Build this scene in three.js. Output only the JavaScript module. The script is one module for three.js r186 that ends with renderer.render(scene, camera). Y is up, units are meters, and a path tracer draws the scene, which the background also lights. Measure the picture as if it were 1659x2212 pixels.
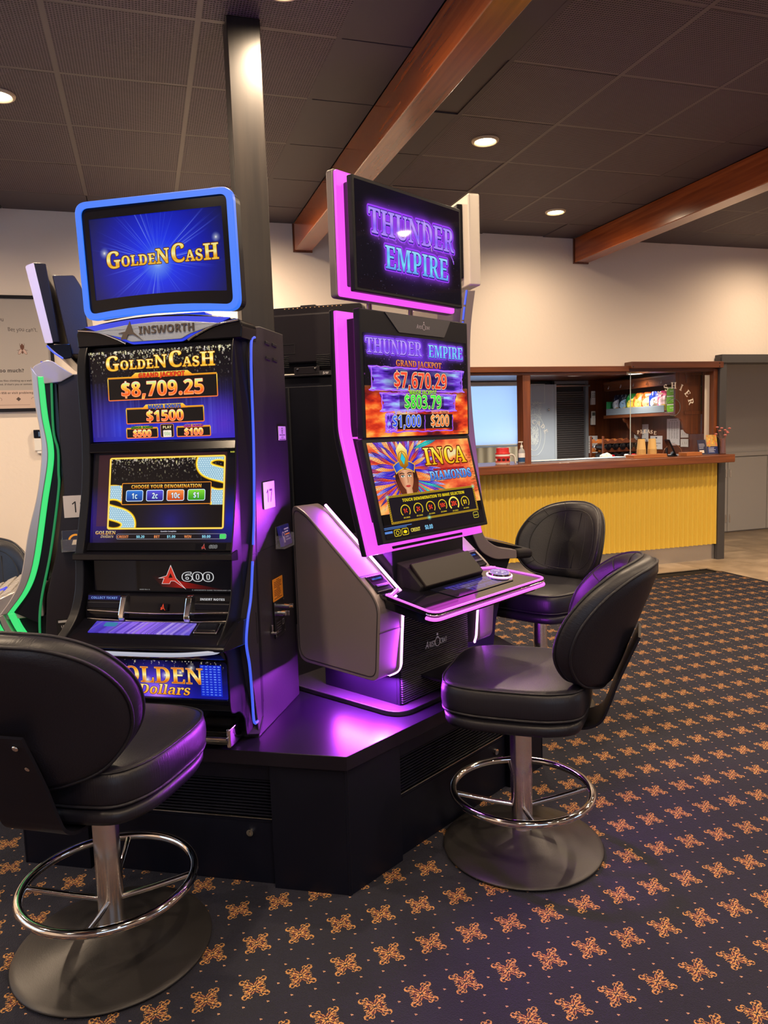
import * as THREE from 'three';
import { RoundedBoxGeometry } from 'three/addons/geometries/RoundedBoxGeometry.js';
import { mergeGeometries, mergeVertices, toCreasedNormals } from 'three/addons/utils/BufferGeometryUtils.js';
import { RectAreaLightUniformsLib } from 'three/addons/lights/RectAreaLightUniformsLib.js';
import { FontLoader } from 'three/addons/loaders/FontLoader.js';
RectAreaLightUniformsLib.init();
const FONT = await new FontLoader().loadAsync('fonts/droid/droid_sans_bold.typeface.json'), SERIF = await new FontLoader().loadAsync('fonts/droid/droid_serif_bold.typeface.json');

// ---------------------------------------------------------------- camera, sky, daylight, exposure
const scene = new THREE.Scene();
const camera = new THREE.PerspectiveCamera(2 * Math.atan(1106 / 1610) * 180 / Math.PI, 1659 / 2212, 0.05, 60);
camera.position.set(0, 1.4, 0);
camera.rotation.order = 'YXZ';
camera.rotation.set(-6.048 * Math.PI / 180, -17.564 * Math.PI / 180, -1.922 * Math.PI / 180);
scene.background = new THREE.Color(0.50, 0.70, 1.0);       // pale blue overcast daylight beyond the windows
scene.backgroundIntensity = 2.6;
const renderer = new THREE.WebGLRenderer({ antialias: true });
renderer.toneMapping = THREE.LinearToneMapping;
renderer.toneMappingExposure = 1.0;
renderer.shadowMap.enabled = true;
const LAMP = { warm: [1.0, 0.75, 0.50], spot: 13 };         // ceiling downlights: colour and candela

// ---------------------------------------------------------------- helpers
const V = (x, y, z) => new THREE.Vector3(x, y, z);
const D = Math.PI / 180;
let seed = 12345;
const rnd = () => { seed = (seed * 1664525 + 1013904223) >>> 0; return seed / 4294967296; };
const taken = {};
const numbered = (n) => { const k = taken[n] = (taken[n] ?? -1) + 1; return k ? n + '_' + String(k).padStart(3, '0') : n; };
function shadow(m) { m.castShadow = m.receiveShadow = true; return m; }
function tag(o, label, category, group, kind) {
  if (label) o.userData.label = label; if (category) o.userData.category = category;
  if (group) o.userData.group = group; if (kind) o.userData.kind = kind; return o;
}
function thing(name, label, category, p = [0, 0, 0], turn = 0, group) {
  const o = new THREE.Group(); o.name = numbered(name); o.position.set(...p); o.rotation.y = turn; scene.add(o);
  return tag(o, label, category, group);
}
function structure(name, p = [0, 0, 0]) { const o = new THREE.Group(); o.name = name; o.position.set(...p); o.userData.kind = 'structure'; scene.add(o); return o; }
const merge = (g) => Array.isArray(g) ? (g.length === 1 ? g[0] : mergeGeometries(g.map((x) => { const y = x.index ? x.toNonIndexed() : x; for (const k of Object.keys(y.attributes)) if (!['position', 'normal', 'uv'].includes(k)) y.deleteAttribute(k); return y; }))) : g;
function part(name, geo, mat, parent, p, r, label) {
  const m = shadow(new THREE.Mesh(merge(geo), mat)); m.name = name;
  if (p) m.position.set(...p); if (parent.off) m.position.add(parent.off); if (r) m.rotation.set(...r); if (label) m.userData.label = label;
  parent.add(m); return m;
}
const single = (name, geo, mat, label, category, p, r, group) => tag(part(numbered(name), geo, mat, scene, p, r), label, category, group);
const T = (g, x = 0, y = 0, z = 0) => g.translate(x, y, z);
const box = (w, h, d, x = 0, y = 0, z = 0) => new THREE.BoxGeometry(w, h, d).translate(x, y, z);
const rbox = (w, h, d, r = 0.005, x = 0, y = 0, z = 0, s = 2) => new RoundedBoxGeometry(w, h, d, s, Math.min(r, w / 2.01, h / 2.01, d / 2.01)).translate(x, y, z);
const cyl = (r1, r2, h, x = 0, y = 0, z = 0, n = 24) => new THREE.CylinderGeometry(r1, r2, h, n).translate(x, y, z);
const curve = (pts, closed = false, t = 0.5) => new THREE.CatmullRomCurve3(pts.map((p) => V(...p)), closed, 'catmullrom', t);
const tube = (pts, r, n = 40, closed = false, k = 8, t = 0.5) => new THREE.TubeGeometry(curve(pts, closed, t), n, r, k, closed);
const poly = (pts) => { const s = new THREE.Shape(); pts.forEach((p, i) => i ? s.lineTo(p[0], p[1]) : s.moveTo(p[0], p[1])); s.closePath(); return s; };
// closed outline with rounded corners: [x, y, radius]
function rpoly(pts, r0 = 0) {
  const s = new THREE.Shape(), n = pts.length;
  for (let i = 0; i < n; i++) {
    const a = pts[(i + n - 1) % n], b = pts[i], c = pts[(i + 1) % n], r = b[2] ?? r0;
    const u = [a[0] - b[0], a[1] - b[1]], v = [c[0] - b[0], c[1] - b[1]], lu = Math.hypot(...u), lv = Math.hypot(...v), k = Math.min(r, lu * 0.49, lv * 0.49);
    const p = [b[0] + u[0] / lu * k, b[1] + u[1] / lu * k], q = [b[0] + v[0] / lv * k, b[1] + v[1] / lv * k];
    if (i) s.lineTo(...p); else s.moveTo(...p);
    if (k > 0) s.quadraticCurveTo(b[0], b[1], ...q);
  }
  s.closePath(); return s;
}
const hole = (s, ...hs) => { for (const h of hs) s.holes.push(h); return s; };
// shape in x,y pushed along +z from z0
const ext = (s, d, z0 = 0, b0 = 0, seg = 8, bev = Math.min(b0, 0.003)) => new THREE.ExtrudeGeometry(s, { depth: Math.max(1e-4, d - 2 * bev), bevelEnabled: bev > 0, bevelThickness: bev, bevelSize: bev, bevelOffset: -bev, bevelSegments: 2, curveSegments: seg }).translate(0, 0, z0 + bev);
// profile in (z, y) pushed along x from x0 to x1
const side = (s, x0, x1, bev = 0, seg = 8) => ext(s, x1 - x0, 0, bev, seg).rotateY(-Math.PI / 2).translate(x1, 0, 0);
// plan in (x, z) pushed up from y0 (shape y is -z)
const plan = (s, h, y0 = 0, bev = 0, seg = 8) => ext(s, h, 0, bev, seg).rotateX(-Math.PI / 2).translate(0, y0, 0);
const lathe = (pts, n = 48) => new THREE.LatheGeometry(pts.map((p) => new THREE.Vector2(...p)), n);
const smooth = (pts, closed = true, n = 64) => new THREE.CatmullRomCurve3(pts.map((p) => V(p[0], p[1], 0)), closed, 'centripetal').getPoints(n).slice(0, closed ? n : n + 1).map((p) => [p.x, p.y]);
const smoothShape = (pts, n = 64) => poly(smooth(pts, true, n));
// flat rectangle facing +z, uv 0..1
const sheet = (w, h, x = 0, y = 0, z = 0) => new THREE.PlaneGeometry(w, h).translate(x, y, z);
// thick screen slab: front sheet with uv, used for displays
function facet(s, d) { return ext(s, d, -d); }
// extruded slab with uv over its bounding box (0..1)
function uvbox(g) { g.computeBoundingBox(); const b = g.boundingBox, p = g.attributes.position, u = g.attributes.uv; for (let i = 0; i < p.count; i++) u.setXY(i, (p.getX(i) - b.min.x) / (b.max.x - b.min.x), (p.getY(i) - b.min.y) / (b.max.y - b.min.y)); return g; }
// uv in metres by box projection
function metric(g, k = 1) {
  if (g.index) g = g.toNonIndexed(); const p = g.attributes.position, n = g.attributes.normal, uv = new Float32Array(p.count * 2);
  for (let i = 0; i < p.count; i++) { const ax = Math.abs(n.getX(i)), ay = Math.abs(n.getY(i)), az = Math.abs(n.getZ(i)); const [a, b] = ax >= ay && ax >= az ? [p.getZ(i), p.getY(i)] : ay >= az ? [p.getX(i), p.getZ(i)] : [p.getX(i), p.getY(i)]; uv[2 * i] = a * k; uv[2 * i + 1] = b * k; }
  g.setAttribute('uv', new THREE.BufferAttribute(uv, 2)); return g;
}
// wood: grain runs along the given axis, uv in metres
function grain(g, axis, k = 1) {
  if (g.index) g = g.toNonIndexed(); const p = g.attributes.position, n = g.attributes.normal, uv = new Float32Array(p.count * 2), A = ['x', 'y', 'z'].indexOf(axis);
  for (let i = 0; i < p.count; i++) { const q = [p.getX(i), p.getY(i), p.getZ(i)], m = [n.getX(i), n.getY(i), n.getZ(i)].map(Math.abs), o = [0, 1, 2].filter((c) => c !== A), u = m[o[0]] > m[o[1]] ? o[1] : o[0]; uv[2 * i] = q[u] * k; uv[2 * i + 1] = q[A] * k; }
  g.setAttribute('uv', new THREE.BufferAttribute(uv, 2)); return g;
}
const creased = (g, a = 0.6) => toCreasedNormals(g, Math.min(a, 0.36));
// rings of a scaled outline: [scale, height] list -> closed pillow. outline(t) -> [x, y]; lift(x, y) bends it
function pillow(outline, rings, lift = () => 0, n = 72) {
  const pos = [], idx = [], uv = [], pts = [];
  for (let i = 0; i < n; i++) pts.push(outline(i / n));
  for (const [s, h] of rings) for (const [x, y] of pts) { pos.push(x * s, y * s, h + lift(x * s, y * s)); uv.push(x * s * 4, y * s * 4); }
  let ar = 0; for (let i = 0; i < n; i++) { const p = pts[i], q = pts[(i + 1) % n]; ar += p[0] * q[1] - p[1] * q[0]; }
  const ccw = ar * (rings.at(-1)[1] - rings[0][1]) > 0;
  for (let r = 0; r + 1 < rings.length; r++) for (let i = 0; i < n; i++) { const a = r * n + i, b = r * n + (i + 1) % n, c = a + n, d = b + n; if (ccw) idx.push(a, b, d, a, d, c); else idx.push(a, d, b, a, c, d); }
  const g = new THREE.BufferGeometry(); g.setAttribute('position', new THREE.Float32BufferAttribute(pos, 3)); g.setAttribute('uv', new THREE.Float32BufferAttribute(uv, 2)); g.setIndex(idx); g.computeVertexNormals(); return g;
}
// ---------------------------------------------------------------- textures
const canvas = (w, h, draw) => { const c = document.createElement('canvas'); c.width = w; c.height = h; const g = c.getContext('2d'); draw(g, w, h); return c; };
function tex(c, srgb = true, rep) { const t = new THREE.CanvasTexture(c); if (srgb) t.colorSpace = THREE.SRGBColorSpace; t.wrapS = t.wrapT = rep ? THREE.RepeatWrapping : THREE.ClampToEdgeWrapping; if (rep) t.repeat.set(...rep); t.magFilter = THREE.LinearFilter; return t; }
function noiseGrid(w, h, cells, oct = 4, sd = 1) {   // tileable value noise, 0..1
  const out = new Float32Array(w * h); let amp = 1, tot = 0;
  for (let o = 0; o < oct; o++) {
    const cx = cells[0] << o, cy = cells[1] << o, g = new Float32Array(cx * cy); let s = sd * 7919 + o * 104729 + 1;
    for (let i = 0; i < g.length; i++) { s = (s * 1664525 + 1013904223) >>> 0; g[i] = s / 4294967296; }
    for (let y = 0; y < h; y++) { const fy = y / h * cy, y0 = fy | 0, ty = fy - y0, sy = ty * ty * (3 - 2 * ty), r0 = y0 % cy * cx, r1 = (y0 + 1) % cy * cx;
      for (let x = 0; x < w; x++) { const fx = x / w * cx, x0 = fx | 0, tx = fx - x0, sx = tx * tx * (3 - 2 * tx), a = x0 % cx, b = (x0 + 1) % cx;
        out[y * w + x] += amp * ((g[r0 + a] * (1 - sx) + g[r0 + b] * sx) * (1 - sy) + (g[r1 + a] * (1 - sx) + g[r1 + b] * sx) * sy); } }
    tot += amp; amp *= 0.5;
  }
  for (let i = 0; i < out.length; i++) out[i] /= tot; return out;
}
function pixels(w, h, f) { const c = document.createElement('canvas'); c.width = w; c.height = h; const g = c.getContext('2d'), im = g.createImageData(w, h); for (let i = 0; i < w * h; i++) { const [r, gg, b] = f(i, i % w, i / w | 0); im.data[4 * i] = r; im.data[4 * i + 1] = gg; im.data[4 * i + 2] = b; im.data[4 * i + 3] = 255; } g.putImageData(im, 0, 0); return c; }
const mat = (o) => new THREE.MeshStandardMaterial(o);
const phys = (o) => new THREE.MeshPhysicalMaterial(o);
const rgb = (r, g, b) => new THREE.Color().setRGB(r, g, b);

// fine grain bumps
const grainA = noiseGrid(256, 256, [64, 64], 2, 3), grainB = noiseGrid(256, 256, [16, 16], 4, 9);
const grainTex = tex(pixels(256, 256, (i) => { const v = 255 * (0.6 * grainA[i] + 0.4 * grainB[i]); return [v, v, v]; }), false, [6, 6]);
const leatherTex = tex(pixels(256, 256, (i) => { const v = 255 * (0.5 + 0.5 * Math.abs(grainB[i] - 0.5) * 2 - 0.3 * grainA[i]); return [v, v, v]; }), false, [3, 3]);
const woodN = noiseGrid(512, 512, [40, 3], 4, 5), woodM = noiseGrid(512, 512, [6, 2], 3, 8);
const woodTex = (a, b) => tex(pixels(512, 512, (i) => { const t = Math.min(1, Math.max(0, (woodN[i] - 0.3) * 1.7 * 0.7 + woodM[i] * 0.4)); return [0, 1, 2].map((c) => a[c] + (b[c] - a[c]) * t); }), true, [1.2, 0.8]);
const wallN = noiseGrid(512, 512, [32, 32], 4, 12);
const wallTex = tex(pixels(512, 512, (i) => { const v = 128 + 200 * (wallN[i] - 0.5); return [v, v, v]; }), false, [1.5, 1.5]);
const cloudy = (a, b, cells, sd, rep) => { const n = noiseGrid(512, 512, cells, 5, sd); return tex(pixels(512, 512, (i) => { const t = Math.min(1, Math.max(0, (n[i] - 0.25) * 2)); return [0, 1, 2].map((c) => a[c] + (b[c] - a[c]) * t); }), true, rep); };

const M = {
  wall: mat({ color: rgb(0.79, 0.70, 0.625), roughness: 0.85, bumpMap: wallTex, bumpScale: 0.0008 }),
  black: phys({ color: rgb(0.004, 0.004, 0.007), roughness: 0.16, specularIntensity: 0.55 }),
  darkChrome: mat({ color: rgb(0.16, 0.15, 0.15), roughness: 0.2, metalness: 1 }),
  satin: phys({ color: rgb(0.006, 0.006, 0.011), roughness: 0.4, specularIntensity: 0.45 }),
  laminate: phys({ color: rgb(0.006, 0.005, 0.010), roughness: 0.3, specularIntensity: 0.6 }),
  plinth: phys({ color: rgb(0.004, 0.0045, 0.010), roughness: 0.42, specularIntensity: 0.35 }),
  panel: phys({ color: rgb(0.020, 0.017, 0.024), roughness: 0.42, specularIntensity: 0.7, bumpMap: grainTex, bumpScale: 0.0002 }),
  matt: phys({ color: rgb(0.010, 0.009, 0.011), roughness: 0.7, specularIntensity: 0.4 }),
  glassBlack: phys({ color: rgb(0.004, 0.004, 0.006), roughness: 0.05 }),
  grey: phys({ color: rgb(0.18, 0.148, 0.152), roughness: 0.38, metalness: 0.25 }),
  silver: mat({ color: rgb(0.55, 0.52, 0.50), roughness: 0.3, metalness: 0.75 }),
  chrome: mat({ color: rgb(0.86, 0.84, 0.82), roughness: 0.07, metalness: 1 }),
  steel: mat({ color: rgb(0.80, 0.77, 0.74), roughness: 0.22, metalness: 1 }),
  leather: phys({ color: rgb(0.008, 0.0075, 0.013), roughness: 0.40, specularIntensity: 0.8, bumpMap: leatherTex, bumpScale: 0.0006 }),
  thread: mat({ color: rgb(0.006, 0.006, 0.008), roughness: 0.6 }),
  base: phys({ color: rgb(0.030, 0.028, 0.029), roughness: 0.34, metalness: 0.45, bumpMap: grainTex, bumpScale: 0.00025 }),
  paper: mat({ color: rgb(0.82, 0.80, 0.78), roughness: 0.8 }),
  white: mat({ color: rgb(0.75, 0.74, 0.72), roughness: 0.45 }),
  wood: phys({ map: woodTex([92, 46, 21], [142, 78, 36]), roughness: 0.34, clearcoat: 0.3, clearcoatRoughness: 0.18 }),
  woodDark: phys({ map: woodTex([82, 40, 22], [118, 62, 34]), roughness: 0.38, clearcoat: 0.3, clearcoatRoughness: 0.25 }),
  woodLight: mat({ map: woodTex([150, 84, 40], [190, 118, 62]), roughness: 0.4 }),
  glass: phys({ color: rgb(0.97, 0.98, 0.98), roughness: 0.02, transmission: 1, thickness: 0, ior: 1.45 }),
  acrylic: phys({ color: rgb(0.92, 0.92, 0.95), roughness: 0.05, transmission: 0.95, thickness: 0, ior: 1.45 }),
  frame: mat({ color: rgb(0.055, 0.052, 0.055), roughness: 0.5 }),
  door: mat({ color: rgb(0.50, 0.485, 0.48), roughness: 0.55, bumpMap: wallTex, bumpScale: 0.0004 }),
};
const glow = (r, g, b, k = 1) => mat({ color: rgb(0.02, 0.02, 0.02), roughness: 0.4, emissive: rgb(r, g, b), emissiveIntensity: k });
const screenMat = (c, k = 1, rough = 0.1) => phys({ color: rgb(0.004, 0.004, 0.006), roughness: rough, specularIntensity: rough < 0.08 ? 0.7 : 0.35, emissive: rgb(1, 1, 1), emissiveMap: tex(c), emissiveIntensity: k });
const printMat = (c, rough = 0.6) => mat({ map: tex(c), roughness: rough });
const GL = { pink: [1.0, 0.10, 0.98], blue: [0.03, 0.20, 1.0], green: [0.05, 0.9, 0.22] };
M.pink = glow(...GL.pink, 0.95); M.pinkHot = glow(1.0, 0.42, 1.0, 3); M.blueGlow = glow(...GL.blue, 0.95); M.blueDim = glow(0.015, 0.05, 0.95, 0.75); M.greenGlow = glow(...GL.green, 0.85); M.greenDim = glow(0.01, 0.35, 0.1, 0.6);
M.blueStrip = glow(0.06, 0.13, 1.0, 0.9);
// an area light of size w x h at p (in o's frame), shining along dir; w runs along the given axis
function area(o, p, dir, w, h, color, power, along) {
  const l = new THREE.RectAreaLight(rgb(...color), power, w, h); l.position.set(...p); if (o.off) l.position.add(o.off); l.name = 'led_light';
  const z = V(...dir).normalize().negate(), x = along ? V(...along) : Math.abs(z.y) > 0.95 ? V(1, 0, 0) : V(0, 1, 0).cross(z); x.addScaledVector(z, -x.dot(z)).normalize(); const y = z.clone().cross(x);
  l.quaternion.setFromRotationMatrix(new THREE.Matrix4().makeBasis(x, y, z)); o.add(l); return l;
}
// ---------------------------------------------------------------- the room
const H = 3.118, ZB = -6.2, XL = -3.4, XR = 9.2, ZF = 4.6;
// carpet pattern, one repeat 0.241 x 0.332 m: two rows of scrolled motifs and small flecks
const carpetC = canvas(1024, 1411, (g, w, h) => {
  const S = w / 0.241; g.fillStyle = '#17131a'; g.fillRect(0, 0, w, h);
  const im = g.getImageData(0, 0, w, h), n = noiseGrid(w, h, [200, 276], 2, 21), n2 = noiseGrid(w, h, [5, 7], 4, 22);
  for (let i = 0; i < w * h; i++) { const k = 0.62 + 0.55 * n[i] + 0.25 * (n2[i] - 0.5); im.data[4 * i] = 15 * k; im.data[4 * i + 1] = 16 * k; im.data[4 * i + 2] = 37 * k; }
  g.putImageData(im, 0, 0);
  const cell = S * 0.0021;     // one tuft
  const set = new Map(), stroke = (pts, v) => { for (let i = 0; i + 1 < pts.length; i++) { const [a, b] = [pts[i], pts[i + 1]], n = Math.ceil(Math.hypot(b[0] - a[0], b[1] - a[1]) * 3); for (let k = 0; k <= n; k++) { const x = Math.round(a[0] + (b[0] - a[0]) * k / n), y = Math.round(a[1] + (b[1] - a[1]) * k / n); if (x >= 0 && y >= 0 && (v === 2 || !set.has(x + ',' + y))) set.set(x + ',' + y, v); } } };
  const curl = (x, y, r, a0, a1) => Array.from({ length: 12 }, (_, i) => [x + r * Math.cos(a0 + (a1 - a0) * i / 11), y + r * Math.sin(a0 + (a1 - a0) * i / 11)]);
  for (const [l, v] of [[[[1, 2], [4, 4], [7, 8], [11, 10]], 2], [curl(12, 12.5, 2.6, -1.5, 3.4), 2], [[[10, 9], [12, 8], [14, 9], [15, 11]], 2], [[[6, 8], [6, 11], [8, 13]], 2], [curl(6, 13, 2, -0.4, 3.6), 2], [[[3, 1], [7, 2], [10, 4]], 2], [curl(11, 2.6, 1.8, 1.6, 5.6), 2], [[[1, 5], [2, 8], [4, 10]], 2], [[[5, 5], [9, 6], [11, 6]], 2], [[[0, 1], [0, 3]], 2], [[[2, 0], [4, 0]], 2], [[[2, 3], [5, 7], [5, 10]], 1], [[[4, 2], [8, 4], [9, 7]], 1], [[[0, 5], [1, 8]], 1], [[[9, 11], [10, 13]], 1], [[[13, 10], [14, 13]], 1], [[[3, 6], [3, 8]], 1], [[[6, 0], [8, 1]], 1]]) stroke(l, v);
  const motif = (cx, cy) => {  // a quarter in tufts, mirrored four ways
    for (const [k0, v] of set) { const [x, y] = k0.split(',').map(Number); if (rnd() < 0.04) continue;
      for (const sx of [-1, 1]) for (const sy of [-1, 1]) { const k = 0.8 + 0.35 * rnd(); g.fillStyle = v === 2 ? `rgb(${182 * k | 0},${130 * k | 0},${70 * k | 0})` : `rgb(${92 * k | 0},${38 * k | 0},${36 * k | 0})`; g.fillRect(cx + sx * (x + 0.5) * cell * 1.06 - cell / 2, cy + sy * (y + 0.5) * cell * 1.04 - cell / 2, cell * 1.02, cell * 1.02); }
    }
  };
  const wrap = (f) => { for (const dx of [-w, 0, w]) for (const dy of [-h, 0, h]) f(dx, dy); };
  const fleck = (x, y) => wrap((dx, dy) => { for (const [a, b] of [[-1, -0.8], [0.2, -0.2], [-0.8, 0.8], [0.9, 0.5]]) { g.fillStyle = 'rgb(200,150,112)'; g.fillRect(x + dx + a * cell, y + dy + b * cell, cell * 1.1, cell * 1.1); } });
  for (const r of [0, 1]) for (const c of [0, 1]) { const x = (0.0603 + c * 0.1205 - r * 0.030) * S, y = (0.042 + r * 0.166) * S; wrap((dx, dy) => motif(x + dx, y + dy)); fleck(x + 0.06 * S, y + 0.004 * S); for (const k of [0, 1]) { fleck(x + (0.025 + 0.06 * k) * S, y + 0.056 * S); fleck(x + (0.0 + 0.06 * k) * S, y + 0.108 * S); } }
});
const pileTex = tex(pixels(512, 512, ((n) => (i) => { const v = 255 * n[i]; return [v, v, v]; })(noiseGrid(512, 512, [128, 128], 2, 31))), false, [4, 4]);
M.carpet = mat({ map: tex(carpetC, true, [1 / 0.241, 1 / 0.332]), roughness: 0.95, bumpMap: pileTex, bumpScale: 0.0025 });
// uv in metres with the motif grid where it lies on the floor
function carpetGeo(x0, x1, z0, z1) { const g = box(x1 - x0, 0.012, z1 - z0, (x0 + x1) / 2, 0.0, (z0 + z1) / 2), p = g.attributes.position, u = g.attributes.uv; for (let i = 0; i < p.count; i++) u.setXY(i, p.getX(i) - 0.690 + 0.0603, -(p.getZ(i) + 1.958) - 0.042); return g; }
const floor = structure('floor');
part('subfloor', box(XR - XL + 0.4, 0.2, ZF + 9.3, (XL + XR) / 2, -0.112, (ZF - 8.7) / 2), M.matt, floor);
part('carpet', carpetGeo(XL, 5.062, -5.6, ZF), M.carpet, floor, null, null, 'dark navy carpet with small orange scroll motifs');
part('carpet_edge', [box(5.062 - XL, 0.016, 0.014, (5.062 + XL) / 2, 0, -5.607), box(0.014, 0.016, ZF + 5.614, 5.069, 0, (ZF - 5.614) / 2)], M.matt, floor);
const tileTex = [[1, 0], [2, 0.3], [3, 0.6]].map(([s, o]) => mat({ map: cloudy([142, 124, 104], [186, 166, 142], [3, 3], 40 + s), roughness: 0.36 }));
const tileGeo = rbox(0.596, 0.012, 0.596, 0.002);
for (let i = 0; i < 26; i++) for (let j = 0; j < 16; j++) {
  const x = -3.1 + i * 0.6, z = -7.98 + j * 0.6 + 0.07; if (x > XR - 0.3) continue;
  const s = [Math.min(x + 0.298, XR), Math.max(x - 0.298, z > -5.6 ? 5.077 : XL)], e = [Math.min(z + 0.298, s[1] < 5.07 && z - 0.298 > -6.4 ? -5.615 : 2), z - 0.298];
  if (s[0] - s[1] < 0.05 || e[0] - e[1] < 0.05 || (z < -6.25 && x < 1.5) || z > 2) continue;
  if (z > -5.0 && x > 8.0 && z > -3) continue;
  const m = part('floor_tile', tileGeo, tileTex[(i * 7 + j * 5) % 3], floor, [(s[0] + s[1]) / 2, 0, (e[0] + e[1]) / 2]); m.scale.set((s[0] - s[1]) / 0.596, 1, (e[0] - e[1]) / 0.596);
}
// walls
const wb = structure('wall_back');
const TH = 0.16, zb = ZB - TH / 2;
part('wall_panel', metric(box(2.3 - XL, H + 0.2, TH, (2.3 + XL) / 2, (H + 0.2) / 2, zb)), M.wall, wb);
part('wall_panel', metric(box(5.566 - 2.3, H + 0.2 - 1.93, TH, (5.566 + 2.3) / 2, (H + 0.2 + 1.93) / 2, zb)), M.wall, wb);
part('wall_panel', metric(box(XR - 5.566, H + 0.2 - 2.03, TH, (XR + 5.566) / 2, (H + 0.2 + 2.03) / 2, zb)), M.wall, wb);
const windowWall = (name, axis, at, a0, a1, w0, w1, y0, y1) => {   // a wall with one window opening; axis x: wall at x = at, running along z
  const w = structure(name), mk = (u0, u1, v0, v1) => part('wall_panel', metric(axis === 'x' ? box(TH, v1 - v0, u1 - u0, at, (v0 + v1) / 2, (u0 + u1) / 2) : box(u1 - u0, v1 - v0, TH, (u0 + u1) / 2, (v0 + v1) / 2, at)), M.wall, w);
  mk(a0, w0, 0, H + 0.2); mk(w1, a1, 0, H + 0.2); if (y0 > 0) mk(w0, w1, 0, y0); mk(w0, w1, y1, H + 0.2);
  return w;
};
windowWall('wall_left', 'x', XL - TH / 2, -6.36, ZF, -4.4, -1.4, 0.75, 2.3);
windowWall('wall_right', 'x', XR + TH / 2, -8.7, ZF, 1.6, 4.2, 0.02, 2.3);
windowWall('wall_front', 'z', ZF + TH / 2, XL - TH, XR + TH, -1.8, 2.2, 0.7, 2.3);
function windowUnit(n, axis, at, w0, w1, y0, y1, bays) {
  const w = structure('window_' + n), f = (u0, u1, v0, v1) => axis === 'x' ? box(0.07, v1 - v0, u1 - u0, at, (v0 + v1) / 2, (u0 + u1) / 2) : box(u1 - u0, v1 - v0, 0.07, (u0 + u1) / 2, (v0 + v1) / 2, at);
  const bars = [f(w0, w1, y0, y0 + 0.05), f(w0, w1, y1 - 0.05, y1)];
  for (let i = 0; i <= bays; i++) { const c = w0 + 0.025 + (w1 - w0 - 0.05) * i / bays; bars.push(f(c - 0.025, c + 0.025, y0, y1)); }
  part('window_frame', bars, M.frame, w);
  for (let i = 0; i < bays; i++) { const a = w0 + (w1 - w0) * i / bays, b = w0 + (w1 - w0) * (i + 1) / bays; const g = axis === 'x' ? new THREE.PlaneGeometry(b - a - 0.05, y1 - y0 - 0.1).rotateY(Math.PI / 2) : new THREE.PlaneGeometry(b - a - 0.05, y1 - y0 - 0.1); part('window_pane', g, M.glass, w, axis === 'x' ? [at, (y0 + y1) / 2, (a + b) / 2] : [(a + b) / 2, (y0 + y1) / 2, at]); }
}
windowUnit(1, 'x', XL - TH / 2, -4.4, -1.4, 0.75, 2.3, 3);
windowUnit(2, 'x', XR + TH / 2, 1.6, 4.2, 0.02, 2.3, 3);
windowUnit(3, 'z', ZF + TH / 2, -1.8, 2.2, 0.7, 2.3, 3);
const sk = structure('baseboard_left'); part('baseboard', box(0.02, 0.1, 10.7, XL + 0.01, 0.05, -0.8), M.frame, sk);
// grey steel frame of the doorway at the right end of the bar
const d1 = structure('door_1');
part('door_frame', [rbox(0.085, 2.03, 0.17, 0.006, 5.525, 1.015, ZB - 0.005), rbox(XR - 5.49, 0.085, 0.19, 0.006, (XR + 5.49) / 2, 2.02, ZB)], M.frame, d1);
const part2 = structure('wall_right_recess'), ZD = -7.6;
part('wall_panel', metric(box(XR - 5.62, 2.3, 0.1, (XR + 5.62) / 2, 1.15, ZD - 0.06)), M.door, part2);
part('rail', rbox(XR - 5.62, 0.05, 0.03, 0.004, (XR + 5.62) / 2, 0.985, ZD + 0.004), M.door, part2);
part('recess_ceiling', box(XR - 5.6, 0.1, 1.4, (XR + 5.6) / 2, 2.35, -6.95), M.frame, part2);
part('wall_panel', box(0.06, 2.3, 2.0, 5.6, 1.15, -7.3), M.frame, part2);
for (let i = 0; i < 4; i++) {
  const c = 6.9 + i * 0.62 - 0.31 - 0.31, dd = part('cupboard_door', rbox(0.612, 0.93, 0.03, 0.004, 0, 0, 0), M.door, part2, [c + 0.34, 0.485, ZD + 0.006]);
  for (const y of [0.27, -0.30]) part('handle', [rbox(0.014, 0.10, 0.018, 0.004, (i % 2 ? 1 : -1) * -0.28 * (i % 2 ? 1 : 1) , y, 0.022)], M.steel, dd);
}
// exposed timber beams
M.beam = phys({ map: woodTex([122, 54, 18], [176, 92, 38]), roughness: 0.24, clearcoat: 0.6, clearcoatRoughness: 0.12 });
for (const [i, x] of [-1.2785, 1.3365, 3.95, 6.565].entries()) {
  const b = structure(i ? 'beam_00' + i : 'beam');
  part('timber', grain(rbox(0.143, 0.215, ZF - ZB - 0.02, 0.006, x, H - 0.1075, (ZF + ZB) / 2 + 0.01), 'z'), M.beam, b);
  part('wall_plate', [rbox(0.16, 0.225, 0.016, 0.003, x, H - 0.112, ZB + 0.009)], M.woodDark, b);
}
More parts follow.
